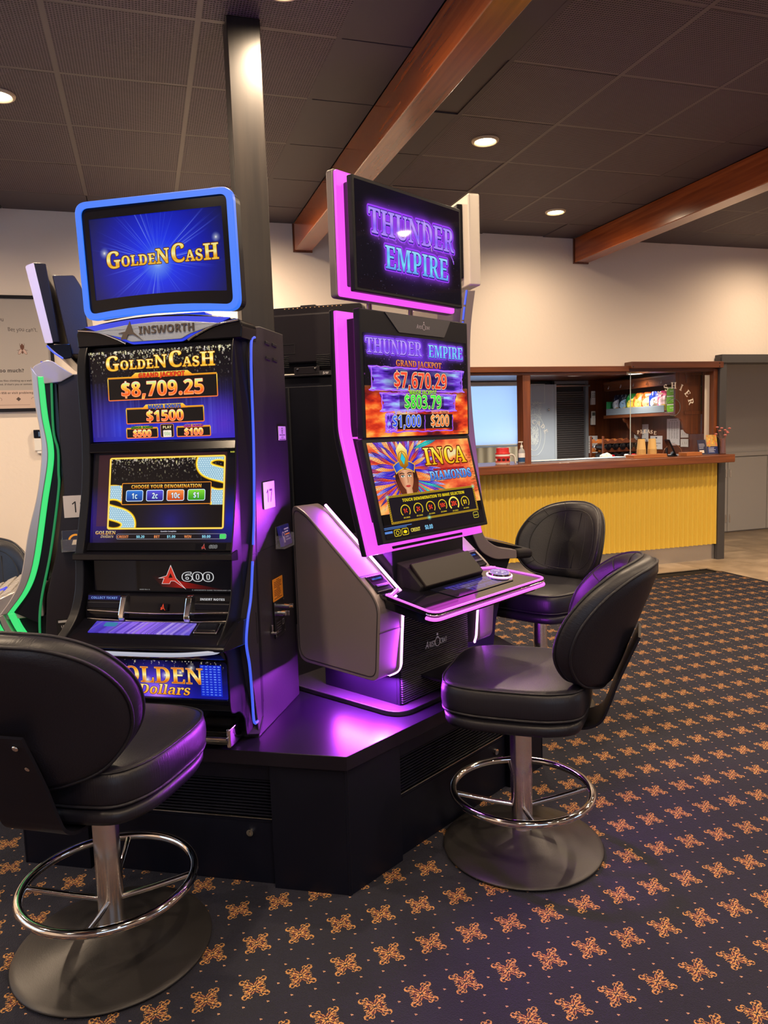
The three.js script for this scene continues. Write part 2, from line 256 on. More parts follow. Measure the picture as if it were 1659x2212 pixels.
// ceiling: metal grid with perforated tiles, plain tiles along the beams and the wall
const meshMap = canvas(512, 512, (g, w) => {
  g.fillStyle = '#645560'; g.fillRect(0, 0, w, w); const nx = 46, nz = 42;
  for (let i = 0; i < nx; i++) for (let j = 0; j < nz; j++) { g.fillStyle = '#1c1519'; g.fillRect((i + 0.16) * w / nx, (j + 0.2) * w / nz, w / nx * 0.68, w / nz * 0.56); }
});
const meshBump = canvas(512, 512, (g, w) => { g.fillStyle = '#fff'; g.fillRect(0, 0, w, w); const nx = 46, nz = 42; for (let i = 0; i < nx; i++) for (let j = 0; j < nz; j++) { g.fillStyle = '#000'; g.fillRect((i + 0.16) * w / nx, (j + 0.2) * w / nz, w / nx * 0.68, w / nz * 0.56); } });
M.mesh = mat({ map: tex(meshMap), bumpMap: tex(meshBump, false), bumpScale: 0.003, roughness: 0.55 });
M.plain = mat({ color: rgb(0.066, 0.053, 0.064), roughness: 0.6 });
M.tbar = mat({ color: rgb(0.12, 0.098, 0.095), roughness: 0.5 });
const ceiling = structure('ceiling');
part('ceiling_slab', box(XR - XL + 0.4, 0.16, ZF - ZB + 0.4, (XL + XR) / 2, H + 0.16, (ZF + ZB) / 2), M.matt, ceiling);
const zl = [-5.77, -5.16, -4.55, -3.94, -3.33, -2.72, -2.11, -1.5, -0.89, -0.28, 0.33, 0.94, 1.55, 2.16, 2.77, 3.38, 3.99, ZF], bays = [[XL, -1.35], [-1.207, 1.265], [1.408, 3.879], [4.022, 6.494], [6.637, XR]];
const tileBox = box(1, 0.014, 1), LIGHTS = [[0.621, -3.025], [-0.579, -4.245], [2.057, -4.245], [3.257, -5.465], [0.621, -5.465], [-0.579, -1.805], [2.057, -1.805], [3.257, -3.025], [0.621, -0.585], [4.67, -4.245], [5.87, -5.465], [5.87, -3.025], [4.67, -1.805], [-2.3, -3.025], [-2.3, -5.465], [-2.3, -0.585], [3.257, -0.585], [7.3, -4.245], [2.057, 0.635], [-0.579, 0.635], [5.87, -0.585], [0.621, 1.855], [3.257, 1.855]];
bays.forEach(([a, b], k) => {
  const xs = k === 0 ? [a, -2.6, -2.0, -1.68, b] : k === 4 ? [a, 6.97, 7.57, 8.17, 8.77, b] : [a, a + 0.329 + (k === 2 ? 0.02 : 0), a + 0.929 + (k === 2 ? 0.02 : 0), a + 1.529 + (k === 2 ? 0.02 : 0), a + 2.129 + (k === 2 ? 0.02 : 0), b];
  const zs = [ZB, ...zl];
  for (let i = 0; i + 1 < xs.length; i++) for (let j = 0; j + 1 < zs.length; j++) {
    const plain = i === 0 || i === xs.length - 2 || j === 0, w = xs[i + 1] - xs[i], d = zs[j + 1] - zs[j], gap = plain ? 0.006 : 0.022;
    if (zs[j] > -1.2 && j % 2) continue;               // beyond the view the tiles are laid in double lengths
    const dd = zs[j] > -1.2 ? Math.min(zs[j + 2] ?? ZF, ZF) - zs[j] : d;
    const m = part(plain ? 'plain_tile' : 'ceiling_tile', tileBox, plain ? M.plain : M.mesh, ceiling, [(xs[i] + xs[i + 1]) / 2, H + 0.008 + (rnd() < 0.08 ? 0.006 : 0), zs[j] + dd / 2], [(rnd() - 0.5) * 0.006, 0, (rnd() - 0.5) * 0.006]); m.scale.set(w - gap, 1, dd - gap);
  }
  for (let i = 1; i + 1 < xs.length; i++) part('grid_bar', box(0.024, 0.012, ZF + 5.77, xs[i], H + 0.006, (ZF - 5.77) / 2), i === 1 || i === xs.length - 2 ? M.plain : M.tbar, ceiling);
  for (const z of zl.slice(0, -1)) part('grid_bar', box(xs[xs.length - 2] - xs[1], 0.010, 0.022, (xs[1] + xs[xs.length - 2]) / 2, H + 0.007, z), M.tbar, ceiling);
});
// recessed downlights
M.lens = glow(1.0, 0.82, 0.52, 14);
M.ring = mat({ color: rgb(0.75, 0.62, 0.42), roughness: 0.5 });
const lampNames = ['downlight in the ceiling by the black column, cut by the top of the picture', 'downlight at the left edge of the picture, above the blue framed screen', 'brighter downlight between the two timber beams', 'small far downlight near the back wall, left of the second beam'];
LIGHTS.forEach(([x, z], i) => {
  const t = thing('downlight', lampNames[i] ?? 'round recessed ceiling downlight outside the picture', 'downlight', [x, H, z], 0, i > 3 ? 'ceiling downlights beyond the picture' : undefined);
  part('ring', lathe([[0.060, 0.002], [0.066, -0.010], [0.072, -0.012], [0.080, -0.006], [0.083, 0.002], [0.08, 0.006]], 32), M.ring, t);
  part('lens', cyl(0.061, 0.061, 0.004, 0, 0.000, 0, 32), M.lens, t);
  const s = new THREE.SpotLight(rgb(...LAMP.warm), LAMP.spot * (z < -5 ? (x < 1 ? 1.5 : 0.6) : 1), 0, 87 * D, 0.85); s.name = 'downlight_beam'; s.position.set(x, H - 0.02, z); s.target.position.set(x, 0, z); s.shadow.radius = 2.6; s.castShadow = true; scene.add(s, s.target);
});
// black square column through the middle of the machine island
const column = structure('column');
M.columnPaint = mat({ map: woodTex([26, 22, 22], [50, 43, 38]), roughness: 0.38 });
part('column_casing', grain(rbox(0.138, H, 0.138, 0.004, 0.497, H / 2, -3.33), 'y'), M.columnPaint, column);
// ---------------------------------------------------------------- hexagonal machine island
const C = [0.51, 0, -3.20], R6 = 1.14, AP = R6 * Math.cos(30 * D), Y0 = 0.45;
const island = thing('machine_island', 'black hexagonal island plinth carrying the gaming machines, with slatted vent panels', 'plinth', C);
const hexPts = (r) => [0, 1, 2, 3, 4, 5].map((i) => [r * Math.sin(i * 60 * D), -r * Math.cos(i * 60 * D)]);   // plan y is -z
part('top_slab', plan(poly(hexPts(R6)), 0.045, Y0 - 0.045, 0.002), M.laminate, island);
part('plinth_body', plan(poly(hexPts(R6 - 0.075)), Y0 - 0.05, 0.006), M.plinth, island);
const lockGeo = [cyl(0.011, 0.012, 0.012, 0, 0, 0, 20).rotateX(Math.PI / 2), box(0.003, 0.010, 0.002, 0, 0, 0.0065)];
for (let f = 0; f < 6; f++) {
  const a = (-30 + f * 60) * D, at = (x, y, z) => [x * Math.cos(a) + z * Math.sin(a), y, -x * Math.sin(a) + z * Math.cos(a)], zf = AP - 0.008, zi = AP - 0.042;
  for (const s of [-1, 1]) part('corner_panel', rbox(0.248, 0.40, 0.035, 0.003), M.plinth, island, at(s * (0.57 - 0.126), 0.203, zf - 0.02), [0, a, 0]);
  const vp = part('vent_panel', [box(0.64, 0.055, 0.02, 0, 0.372, 0), box(0.64, 0.012, 0.02, 0, 0.212, 0), box(0.64, 0.20, 0.022, 0, 0.105, 0), box(0.64, 0.40, 0.01, 0, 0.2, -0.022)], M.plinth, island, at(0, 0, zi), [0, a, 0]);
  part('chrome_line', box(0.636, 0.003, 0.004, 0, 0.2195, 0.011), M.steel, vp);
  for (let k = 0; k < 12; k++) part('slat', rbox(0.636, 0.0052, 0.014, 0.0015, 0, 0.2265 + k * 0.0102, 0.001), M.plinth, vp);
  if (f === 0 || f === 1) part('lock', lockGeo, M.chrome, vp, [f ? 0.25 : 0.24, 0.172, 0.014]);
}
// ---------------------------------------------------------------- stools
const seatPts = smooth([[0, -0.235], [0.13, -0.232], [0.205, -0.205], [0.238, -0.13], [0.246, 0], [0.235, 0.13], [0.19, 0.205], [0.10, 0.225], [0, 0.228], [-0.10, 0.225], [-0.19, 0.205], [-0.235, 0.13], [-0.246, 0], [-0.238, -0.13], [-0.205, -0.205], [-0.13, -0.232]], true, 144);
const backPts = smooth([[0, -0.205], [0.10, -0.203], [0.175, -0.19], [0.226, -0.135], [0.242, -0.06], [0.234, 0.02], [0.200, 0.11], [0.140, 0.18], [0.06, 0.215], [0, 0.221], [-0.06, 0.215], [-0.140, 0.18], [-0.200, 0.11], [-0.234, 0.02], [-0.242, -0.06], [-0.226, -0.135], [-0.175, -0.19], [-0.10, -0.203]], true, 144);
const outlineOf = (pts) => (t) => { const k = ((t % 1) + 1) % 1 * pts.length, i = k | 0, f = k - i, a = pts[i], b = pts[(i + 1) % pts.length]; return [a[0] + (b[0] - a[0]) * f, a[1] + (b[1] - a[1]) * f]; };
const ringSurf = (rings, o, s, t, lift) => { let k = 0; while (k + 2 < rings.length && !((rings[k][0] - s) * (rings[k + 1][0] - s) <= 0)) k++; const [s0, h0] = rings[k], [s1, h1] = rings[k + 1], f = s1 === s0 ? 0 : (s - s0) / (s1 - s0), [x, y] = o(t); return [x * s, y * s, h0 + (h1 - h0) * f + lift(x * s, y * s)]; };
function makeStool(label) {
  const t = thing('gaming_stool', label, 'stool');
  part('base_plate', lathe([[0, 0.066], [0.045, 0.064], [0.06, 0.058], [0.13, 0.036], [0.20, 0.019], [0.25, 0.010], [0.262, 0.006], [0.265, 0.002], [0.262, 0], [0, 0]], 72), M.base, t, [0, 0.006, 0]);
  part('post', lathe([[0.040, 0.06], [0.039, 0.068], [0.0355, 0.078], [0.0348, 0.10], [0.0345, 0.5], [0, 0.5]], 36), M.steel, t);
  const ring = part('foot_ring', new THREE.TorusGeometry(0.228, 0.0125, 14, 84).rotateX(Math.PI / 2), M.chrome, t, [0, 0.198, 0]);
  for (let k = 0; k < 4; k++) { const a = (20 + 90 * k) * D; part('spoke', tube([[0.03 * Math.sin(a), -0.052, 0.03 * Math.cos(a)], [0.125 * Math.sin(a), -0.030, 0.125 * Math.cos(a)], [0.222 * Math.sin(a), -0.004, 0.222 * Math.cos(a)]], 0.0085, 8), M.chrome, ring); }
  // seat: pan below, leather cushion above with piping
  const so = outlineOf(seatPts), up = (g) => g.rotateX(-Math.PI / 2);
  const sLift = (x, y) => 0.012 * Math.max(0, 1 - (x * x) / 0.03) * (y > 0 ? -0.6 : 0.5) ;
  part('seat_pan', up(pillow((k) => { const p = so(k); return [p[0], -p[1]]; }, [[0.0, 0.470], [0.80, 0.470], [0.93, 0.478], [0.955, 0.490], [0.965, 0.530], [0.0, 0.530]])), M.leather, t);
  const top = [[0, 0.526], [0.975, 0.526], [0.992, 0.540], [1.0, 0.560], [0.998, 0.585], [0.985, 0.602], [0.955, 0.614], [0.90, 0.621], [0.6, 0.630], [0.3, 0.631], [0, 0.630]];
  const cushion = part('seat_cushion', up(pillow((k) => { const p = so(k); return [p[0], -p[1]]; }, top, (x, y) => { const r = Math.hypot(x, y); return r < 0.23 ? -0.010 * Math.exp(-((y + 0.05) ** 2) / 0.012 - x * x / 0.02) : 0; })), M.leather, t);
  const pipe = (s, h) => seatPts.filter((_, i) => i % 4 === 0).map((p) => [p[0] * s, h, p[1] * s]);
  part('piping', tube(pipe(0.978, 0.530), 0.0045, 120, true, 6), M.leather, cushion);
  part('piping', tube(pipe(0.972, 0.6135), 0.003, 120, true, 6), M.leather, cushion);
  // backrest: pillow bent round the sitter, leaning back
  const bo = outlineOf(backPts), bend = (x) => -2.5 * x * x;
  const br = [[0, 0.036], [0.5, 0.036], [0.86, 0.034], [0.95, 0.026], [0.985, 0.012], [1.0, -0.004], [0.99, -0.020], [0.965, -0.032], [0.90, -0.043], [0.78, -0.046], [0.72, -0.040], [0.4, -0.041], [0, -0.041]];
  const rot = [21 * D, 0, 0], pos = [0, 0.785, 0.325];
  const b = part('backrest', pillow((k) => { const p = bo(k); return [-p[0], p[1]]; }, [...br].reverse(), (x) => bend(x), 96), M.leather, t, pos, rot);
  const loop = (s, h) => backPts.filter((_, i) => i % 3 === 0).map((p) => [p[0] * s, p[1] * s, h + bend(p[0] * s)]);
  part('piping', tube(loop(0.975, 0.020), 0.005, 140, true, 6), M.leather, b);
  part('piping', tube(loop(0.985, -0.026), 0.0045, 140, true, 6), M.leather, b);
  part('seam', tube(loop(0.75, -0.0432), 0.0022, 120, true, 5), M.thread, b);
  for (const [x0, x1, y1] of [[-0.10, -0.085, 0.125], [-0.035, -0.045, 0.15], [0.035, 0.045, 0.15], [0.10, 0.085, 0.125]]) {   // pleats fanning up the front
    part('seam', tube([0, 0.25, 0.5, 0.75, 1].map((k) => { const y = -0.145 + k * (y1 + 0.145), x = x0 + (x1 - x0) * k + 0.25 * x0 * Math.sin(k * Math.PI) * 0.3; return [x, y, -0.0418 + bend(x)]; }), 0.0022, 24, false, 5), M.thread, b);
  }
  for (const s of [-1, 1]) for (const th of [0.06, 0.13, 0.19]) {       // short stitched darts over the bolster
    const p = [0.76, 0.86, 0.95, 0.99].map((sc, i) => { const q = bo(0.25 + s * (0.25 - th) ), h = [-0.0455, -0.0455, -0.0355, -0.021][i]; const x = Math.abs(q[0]) * s * -1; return [q[0] * sc, q[1] * sc, h + bend(q[0] * sc)]; });
    part('seam', tube(p, 0.0018, 14, false, 5), M.thread, b);
  }
  // steel bracket from under the seat up to the back
  const strap = [[0.10, 0.462], [0.17, 0.456], [0.225, 0.462], [0.262, 0.486], [0.285, 0.535], [0.315, 0.62], [0.375, 0.76]], th = 0.008, off = [];
  const cv = new THREE.CatmullRomCurve3(strap.map((p) => V(p[0], p[1], 0))).getPoints(36); const L = cv.map((p, i) => { const a = cv[Math.max(0, i - 1)], c = cv[Math.min(36, i + 1)], dx = c.x - a.x, dy = c.y - a.y, l = Math.hypot(dx, dy); return [p.x - dy / l * th, p.y + dx / l * th]; });
  const st = poly([...cv.map((p) => [p.x, p.y]), ...L.reverse()]);
  const bracket = part('back_bracket', creased(side(st, -0.085, 0.085), 0.5), M.satin, t);
  part('bracket_plate', plan(rpoly([[-0.09, -0.13, 0.02], [0.09, -0.13, 0.02], [0.09, 0.12, 0.02], [-0.09, 0.12, 0.02]]), 0.01, 0.463), M.satin, t);
  for (const [x, y] of [[-0.06, 0.735], [0.06, 0.735], [-0.06, 0.675], [0.06, 0.675]]) part('bolt', new THREE.SphereGeometry(0.008, 12, 8).scale(1, 1, 0.5), M.chrome, bracket, [x, y, cv.reduce((q, p) => Math.abs(p.y - y) < Math.abs(q.y - y) ? p : q).x + 0.002], [24 * D, 0, 0]);
  return t;
}
const stool = makeStool('black leather stool with chrome foot ring at the lower left, its back turned towards us');
stool.position.set(-0.168, 0.006, -2.085); stool.rotation.y = -32 * D;
function copy(o, label, p, turn) { const c = o.clone(); c.name = numbered(o.name); c.userData = { ...o.userData, label }; c.position.set(...p); c.rotation.y = turn; scene.add(c); return c; }
copy(stool, 'black leather stool standing whole on the carpet in front of the pink lit machine', [1.125, 0.006, -2.135], 53 * D);
copy(stool, 'farther black leather stool between the pink lit machine and the yellow bar front', [1.84, 0.006, -3.27], 118 * D);
copy(stool, 'glossy black stool back at the left edge of the picture, behind the green lit machine', [-0.735, 0.006, -3.22], 174 * D);
// ---------------------------------------------------------------- gaming machines: each stands on one side of the island; parts are laid out from the island's centre line
function machine(label, deg, category = 'gaming machine') {
  const a = deg * D, t = thing('gaming_machine', label, category, [C[0] + 0.7 * Math.sin(a), Y0, C[2] + 0.7 * Math.cos(a)], a); t.off = V(0, -Y0, -0.7); return t;
}
// text helper: gradient filled, outlined
function text(g, s, x, y, font, o = {}) {
  g.save(); g.font = font; g.textAlign = o.align ?? 'center'; g.textBaseline = o.base ?? 'middle'; g.translate(x, y); if (o.sx) g.scale(o.sx, o.sy ?? 1); if (o.rot) g.rotate(o.rot); if (o.skew) g.transform(1, 0, o.skew, 1, 0, 0);
  const px = parseFloat(/(\d+(\.\d+)?)px/.exec(font)[1]); let fill = o.fill ?? '#fff';
  if (Array.isArray(fill)) { const gr = g.createLinearGradient(0, -px * 0.42, 0, px * 0.42); fill.forEach((c, i) => gr.addColorStop(i / (fill.length - 1), c)); fill = gr; }
  g.lineJoin = 'round'; for (const [c, w] of o.strokes ?? []) { g.strokeStyle = c; g.lineWidth = w; g.strokeText(s, 0, 0); }
  g.fillStyle = fill; g.fillText(s, 0, 0); g.restore();
}
const grad = (g, x0, y0, x1, y1, cs) => { const r = g.createLinearGradient(x0, y0, x1, y1); cs.forEach(([t, c]) => r.addColorStop(t, c)); return r; };
const radial = (g, x, y, r, cs, r0 = 0) => { const q = g.createRadialGradient(x, y, r0, x, y, r); cs.forEach(([t, c]) => q.addColorStop(t, c)); return q; };
function rr(g, x, y, w, h, r) { g.beginPath(); g.roundRect(x, y, w, h, r); }
function goldenCash(g, x, y, s) {            // GOLDEN CASH in gold small capitals on a gentle arch
  const it = [['G', 92], ['O', 56], ['L', 56], ['D', 56], ['E', 56], ['N', 80], [' ', 30], ['C', 100], ['A', 58], ['S', 62], ['H', 86]]; let tot = 0;
  const ws = it.map(([c, z]) => { g.font = `bold ${z * s}px serif`; const w = c === ' ' ? 4 * s : g.measureText(c).width + 1 * s; tot += w; return w; }); let cx = x - tot / 2;
  it.forEach(([c, z], i) => { text(g, c, cx + ws[i] / 2, y - (c === 'C' ? 6 : 0) * s + (z < 70 ? 8 * s : 0), `bold ${z * s}px serif`, { fill: ['#fffbd0', '#ffe24a', '#fff8b8', '#f7ae1c', '#ffe870'], strokes: [['#2a1400', 8 * s], ['#d88a14', 4 * s]] }); cx += ws[i]; });
}
const sparkle = (g, x, y, r, c = '255,255,240') => { g.fillStyle = radial(g, x, y, r, [[0, `rgba(${c},1)`], [0.3, `rgba(${c},.5)`], [1, `rgba(${c},0)`]]); g.fillRect(x - r, y - r, 2 * r, 2 * r); };
function dollarRain(g, x, y, w, h, n) { for (let i = 0; i < n; i++) { const u = rnd(), v = rnd() ** 2.2, z = 8 + rnd() * 20 * (1 - v * 0.5); text(g, rnd() < 0.6 ? '$' : '•', x + u * w, y + v * h, `bold ${z}px sans-serif`, { fill: `rgba(255,${235 + rnd() * 20 | 0},${170 + rnd() * 70 | 0},${(1 - v) * (0.5 + 0.5 * rnd())})` }); } }
function goldBox(g, x, y, w, h, title, tcol, amount, px, tpx) {
  rr(g, x, y, w, h, 6); g.fillStyle = '#0d0a0a'; g.fill(); g.lineWidth = 7; g.strokeStyle = grad(g, x, y, x, y + h, [[0, '#ffe36a'], [0.5, '#e39a1c'], [1, '#ff7a3a']]); g.stroke();
  g.fillStyle = grad(g, x, y - 20, x, y + 10, [[0, '#fff2a0'], [0.5, '#ffb52a'], [1, '#b85a08']]); g.fillRect(x, y - 6, w, 12);
  g.beginPath(); g.moveTo(x + w * 0.2, y + 6); g.lineTo(x + w * 0.26, y - tpx * 0.75); g.lineTo(x + w * 0.74, y - tpx * 0.75); g.lineTo(x + w * 0.8, y + 6); g.closePath(); g.fillStyle = grad(g, x, y - tpx, x, y + 6, [[0, '#fff2a0'], [0.5, '#ffc030'], [1, '#ff8a20']]); g.fill();
  text(g, title, x + w / 2, y - tpx * 0.22, `bold ${tpx}px sans-serif`, { fill: tcol, strokes: [['#3a0e00', 4]] });
  text(g, amount, x + w / 2, y + h * 0.54, `bold ${px}px sans-serif`, { sx: 0.98, fill: ['#bff6ff', '#f8e24a', '#ff9a1c', '#ff5a1c', '#ffb13a'], strokes: [['#ff5a30', 8], ['#fff0d0', 3]] });
}
const topA = canvas(1024, 560, (g, w, h) => {
  g.fillStyle = '#050a3a'; g.fillRect(0, 0, w, h); g.fillStyle = radial(g, w / 2, h * 0.56, w * 0.6, [[0, '#3a6cff'], [0.25, '#1030f0'], [0.6, '#0a18a8'], [1, '#10143a']]); g.fillRect(0, 0, w, h);
  for (let i = 0; i < 90; i++) { const a = rnd() * 6.283, l = (0.35 + 0.75 * rnd()) * w * 0.5, r0 = 30 + rnd() * 90, da = 0.003 + rnd() * 0.012; g.fillStyle = radial(g, w / 2, h * 0.57, l, [[0, 'rgba(160,190,255,0)'], [0.35, `rgba(150,175,255,${0.3 + 0.5 * rnd()})`], [1, 'rgba(120,130,255,0)']]); g.beginPath(); g.moveTo(w / 2 + r0 * Math.cos(a), h * 0.57 + r0 * Math.sin(a)); g.lineTo(w / 2 + l * Math.cos(a - da), h * 0.57 + l * Math.sin(a - da)); g.lineTo(w / 2 + l * Math.cos(a + da), h * 0.57 + l * Math.sin(a + da)); g.fill(); }
  sparkle(g, w / 2, h * 0.6, 120, '150,190,255'); goldenCash(g, w * 0.53, h * 0.52, 1.62); sparkle(g, w * 0.11, h * 0.43, 40); sparkle(g, w * 0.93, h * 0.36, 36);
});
const upA = canvas(1024, 620, (g, w, h) => {
  g.fillStyle = grad(g, 0, 0, 0, h, [[0, '#050306'], [0.32, '#0a0612'], [0.6, '#1a1460'], [1, '#1620b0']]); g.fillRect(0, 0, w, h);
  for (const [x, c] of [[0.08, '60,20,90'], [0.2, '40,60,230'], [0.5, '30,40,220'], [0.8, '60,70,240'], [0.92, '90,40,190']]) { g.fillStyle = radial(g, w * x, h * 0.85, 240, [[0, `rgba(${c},.75)`], [1, `rgba(${c},0)`]]); g.fillRect(0, h * 0.2, w, h * 0.8); }
  for (let i = 0; i < 60; i++) { g.fillStyle = `rgba(150,160,255,${0.04 + 0.06 * rnd()})`; g.fillRect(rnd() * w, h * 0.35, 3 + rnd() * 12, h * 0.6); }
  dollarRain(g, 0, 6, w, h * 0.42, 620); goldenCash(g, w * 0.5, h * 0.14, 1.5);
  goldBox(g, w * 0.13, h * 0.30, w * 0.76, h * 0.245, 'GRAND JACKPOT', '#ff3a1a', '$8,709.25', 138, 42);
  goldBox(g, w * 0.25, h * 0.645, w * 0.54, h * 0.165, 'MAJOR BONUS', '#2a6ae8', '$1500', 100, 34);
  goldBox(g, w * 0.245, h * 0.865, w * 0.22, h * 0.105, 'MINOR BONUS', '#2aa82a', '$500', 62, 22);
  goldBox(g, w * 0.60, h * 0.865, w * 0.23, h * 0.105, 'MINI BONUS', '#d040d0', '$100', 62, 22);
  rr(g, w * 0.487, h * 0.83, w * 0.09, h * 0.14, 8); g.fillStyle = '#14080c'; g.fill(); g.strokeStyle = '#d88a4a'; g.lineWidth = 4; g.stroke(); text(g, 'PLAY', w * 0.532, h * 0.862, 'bold 27px sans-serif', { fill: '#ffe9a0' });
  rr(g, w * 0.503, h * 0.895, w * 0.058, h * 0.075, 6); g.fillStyle = '#fbe9d8'; g.fill(); text(g, '10c', w * 0.532, h * 0.934, 'bold 30px sans-serif', { fill: '#f0e8c8', strokes: [['#4aa050', 3]] });
});
const sequins = canvas(128, 128, (g) => { g.fillStyle = '#9cc4d8'; g.fillRect(0, 0, 128, 128); for (let j = 0; j < 9; j++) for (let i = 0; i < 8; i++) { const x = (i + (j % 2) / 2) * 16, y = j * 14.2; for (const k of [0, 128]) for (const [r, c] of [[7.4, '#6a98b4'], [6.6, '#b4d8e6'], [2.6, '#eef8ff']]) { g.beginPath(); g.arc(x + k - (x > 64 ? 128 : 0) * (k ? 1 : 0), y, r, 0, 7); g.fillStyle = c; g.fill(); } } });
const bigS = (g, x, y, s) => {            // a fat sequinned dollar sign with gold edges
  const p = g.createPattern(sequins, 'repeat'), path = () => { g.beginPath(); g.moveTo(x + 0.27 * s, y - 0.25 * s); g.bezierCurveTo(x + 0.12 * s, y - 0.47 * s, x - 0.30 * s, y - 0.42 * s, x - 0.27 * s, y - 0.19 * s); g.bezierCurveTo(x - 0.24 * s, y + 0.04 * s, x + 0.28 * s, y - 0.06 * s, x + 0.28 * s, y + 0.20 * s); g.bezierCurveTo(x + 0.28 * s, y + 0.44 * s, x - 0.16 * s, y + 0.46 * s, x - 0.30 * s, y + 0.24 * s); g.moveTo(x, y - 0.52 * s); g.lineTo(x, y - 0.40 * s); g.moveTo(x, y + 0.40 * s); g.lineTo(x, y + 0.54 * s); };
  g.save(); g.lineJoin = 'round'; for (const [c, k] of [['#5a3a00', 0.31], ['#ffc814', 0.285], ['#fff07a', 0.25], [p, 0.22]]) { path(); g.strokeStyle = c; g.lineWidth = s * k; g.stroke(); } g.restore();
};
const lowA = canvas(1024, 660, (g, w, h) => {
  g.fillStyle = '#0b0910'; g.fillRect(0, 0, w, h); for (const [x, c] of [[0, '20,20,180'], [0.06, '50,20,90'], [0.97, '20,30,190']]) { g.fillStyle = radial(g, w * x, h * 0.75, 260, [[0, `rgba(${c},.8)`], [1, `rgba(${c},0)`]]); g.fillRect(0, 0, w, h); }
  g.fillStyle = 'rgba(90,44,50,.55)'; g.fillRect(w * 0.04, 12, w * 0.9, h * 0.8);
  const X = w * 0.125, Y = h * 0.06, W = w * 0.80, HH = h * 0.785; g.save(); rr(g, X, Y, W, HH, 10); g.fillStyle = '#0b0708'; g.fill(); g.clip();
  dollarRain(g, X, Y, W, HH * 0.42, 520); g.fillStyle = radial(g, X + W * 0.55, Y + HH * 0.9, 330, [[0, 'rgba(40,30,190,.55)'], [1, 'rgba(10,10,60,0)']]); g.fillRect(X, Y + HH * 0.5, W, HH * 0.5);
  bigS(g, X + W * 0.955, Y + HH * 0.26, 400); bigS(g, X + W * 0.045, Y + HH * 0.79, 400);
  g.restore(); rr(g, X, Y, W, HH, 10); g.lineWidth = 13; g.strokeStyle = '#ffc814'; g.stroke(); g.lineWidth = 4; g.strokeStyle = '#fff3a0'; g.stroke();
  const bx = X + W * 0.115, by = Y + HH * 0.36, bw = W * 0.775, bh = HH * 0.30; rr(g, bx, by, bw, bh, 6); g.fillStyle = '#0a0608'; g.fill(); g.lineWidth = 5; g.strokeStyle = '#ff9a2a'; g.stroke();
  text(g, 'CHOOSE YOUR DENOMINATION', bx + bw / 2, by + 26, 'bold 35px sans-serif', { sx: 0.95, fill: ['#fff29a', '#ffb62a', '#c45e08'], strokes: [['#5a2a00', 3]] });
  [['1c', '#2a78d8', '#0c3a90'], ['2c', '#5a58e0', '#241c8a'], ['10c', '#ff9a4a', '#c83c08'], ['$1', '#8ae03a', '#2a9010']].forEach(([s, a, b], i) => { const x = bx + bw * (0.05 + i * 0.232), y = by + bh * 0.34, ww = bw * 0.19, h2 = bh * 0.5; rr(g, x, y, ww, h2, 12); g.fillStyle = grad(g, 0, y, 0, y + h2, [[0, a], [1, b]]); g.fill(); g.lineWidth = 5; g.strokeStyle = '#d8ecff'; g.stroke(); text(g, s, x + ww / 2, y + h2 / 2 + 2, 'bold 58px sans-serif', { sx: 0.72, fill: ['#ffffff', '#bfe8ff'], strokes: [['#123', 4]] }); });
  text(g, 'GOLDEN', w * 0.11, h * 0.89, 'bold 34px serif', { fill: ['#fff0a8', '#f0a020'] }); text(g, 'Dollars', w * 0.12, h * 0.93, 'italic 28px serif', { fill: '#f6d68a' });
  rr(g, w * 0.19, h * 0.905, w * 0.76, h * 0.055, 12); g.strokeStyle = '#9a9aa8'; g.lineWidth = 3; g.stroke();
  for (const [s, x, c] of [['CREDIT', 0.235, '#ff9a5a'], ['$0.20', 0.36, '#9ae8ff'], ['BET', 0.475, '#ff9a5a'], ['$1.00', 0.575, '#9ae8ff'], ['WIN', 0.69, '#ff9a5a'], ['$0.00', 0.815, '#9ae8ff']]) text(g, s, w * x, h * 0.934, 'bold 27px sans-serif', { fill: c, sx: 0.9 });
  rr(g, w * 0.905, h * 0.908, 44, 34, 8); g.fillStyle = '#4ad86a'; g.fill(); text(g, 'Gamble Complete', w * 0.555, h * 0.877, 'bold 13px sans-serif', { fill: '#dde' }); text(g, '9:03', w * 0.975, h * 0.02, 'bold 15px sans-serif', { fill: '#ff5' });
});
const starA = (g, x, y, s, fill = '#e03a2a', edge = '#fff') => { g.save(); g.translate(x, y); g.scale(s, s); g.beginPath(); for (const [i, p] of [[-46, 6], [-18, -6], [0, -62], [20, 8], [52, 58], [14, 22], [-2, 22], [-8, 38], [-38, 38], [-28, 6]].entries()) i ? g.lineTo(...p) : g.moveTo(...p); g.closePath(); g.lineWidth = 4; g.strokeStyle = edge; g.stroke(); g.fillStyle = fill; g.fill(); g.beginPath(); g.moveTo(-2, -22); g.lineTo(7, 4); g.lineTo(-11, 6); g.closePath(); g.fillStyle = '#2a0a08'; g.fill(); g.restore(); };
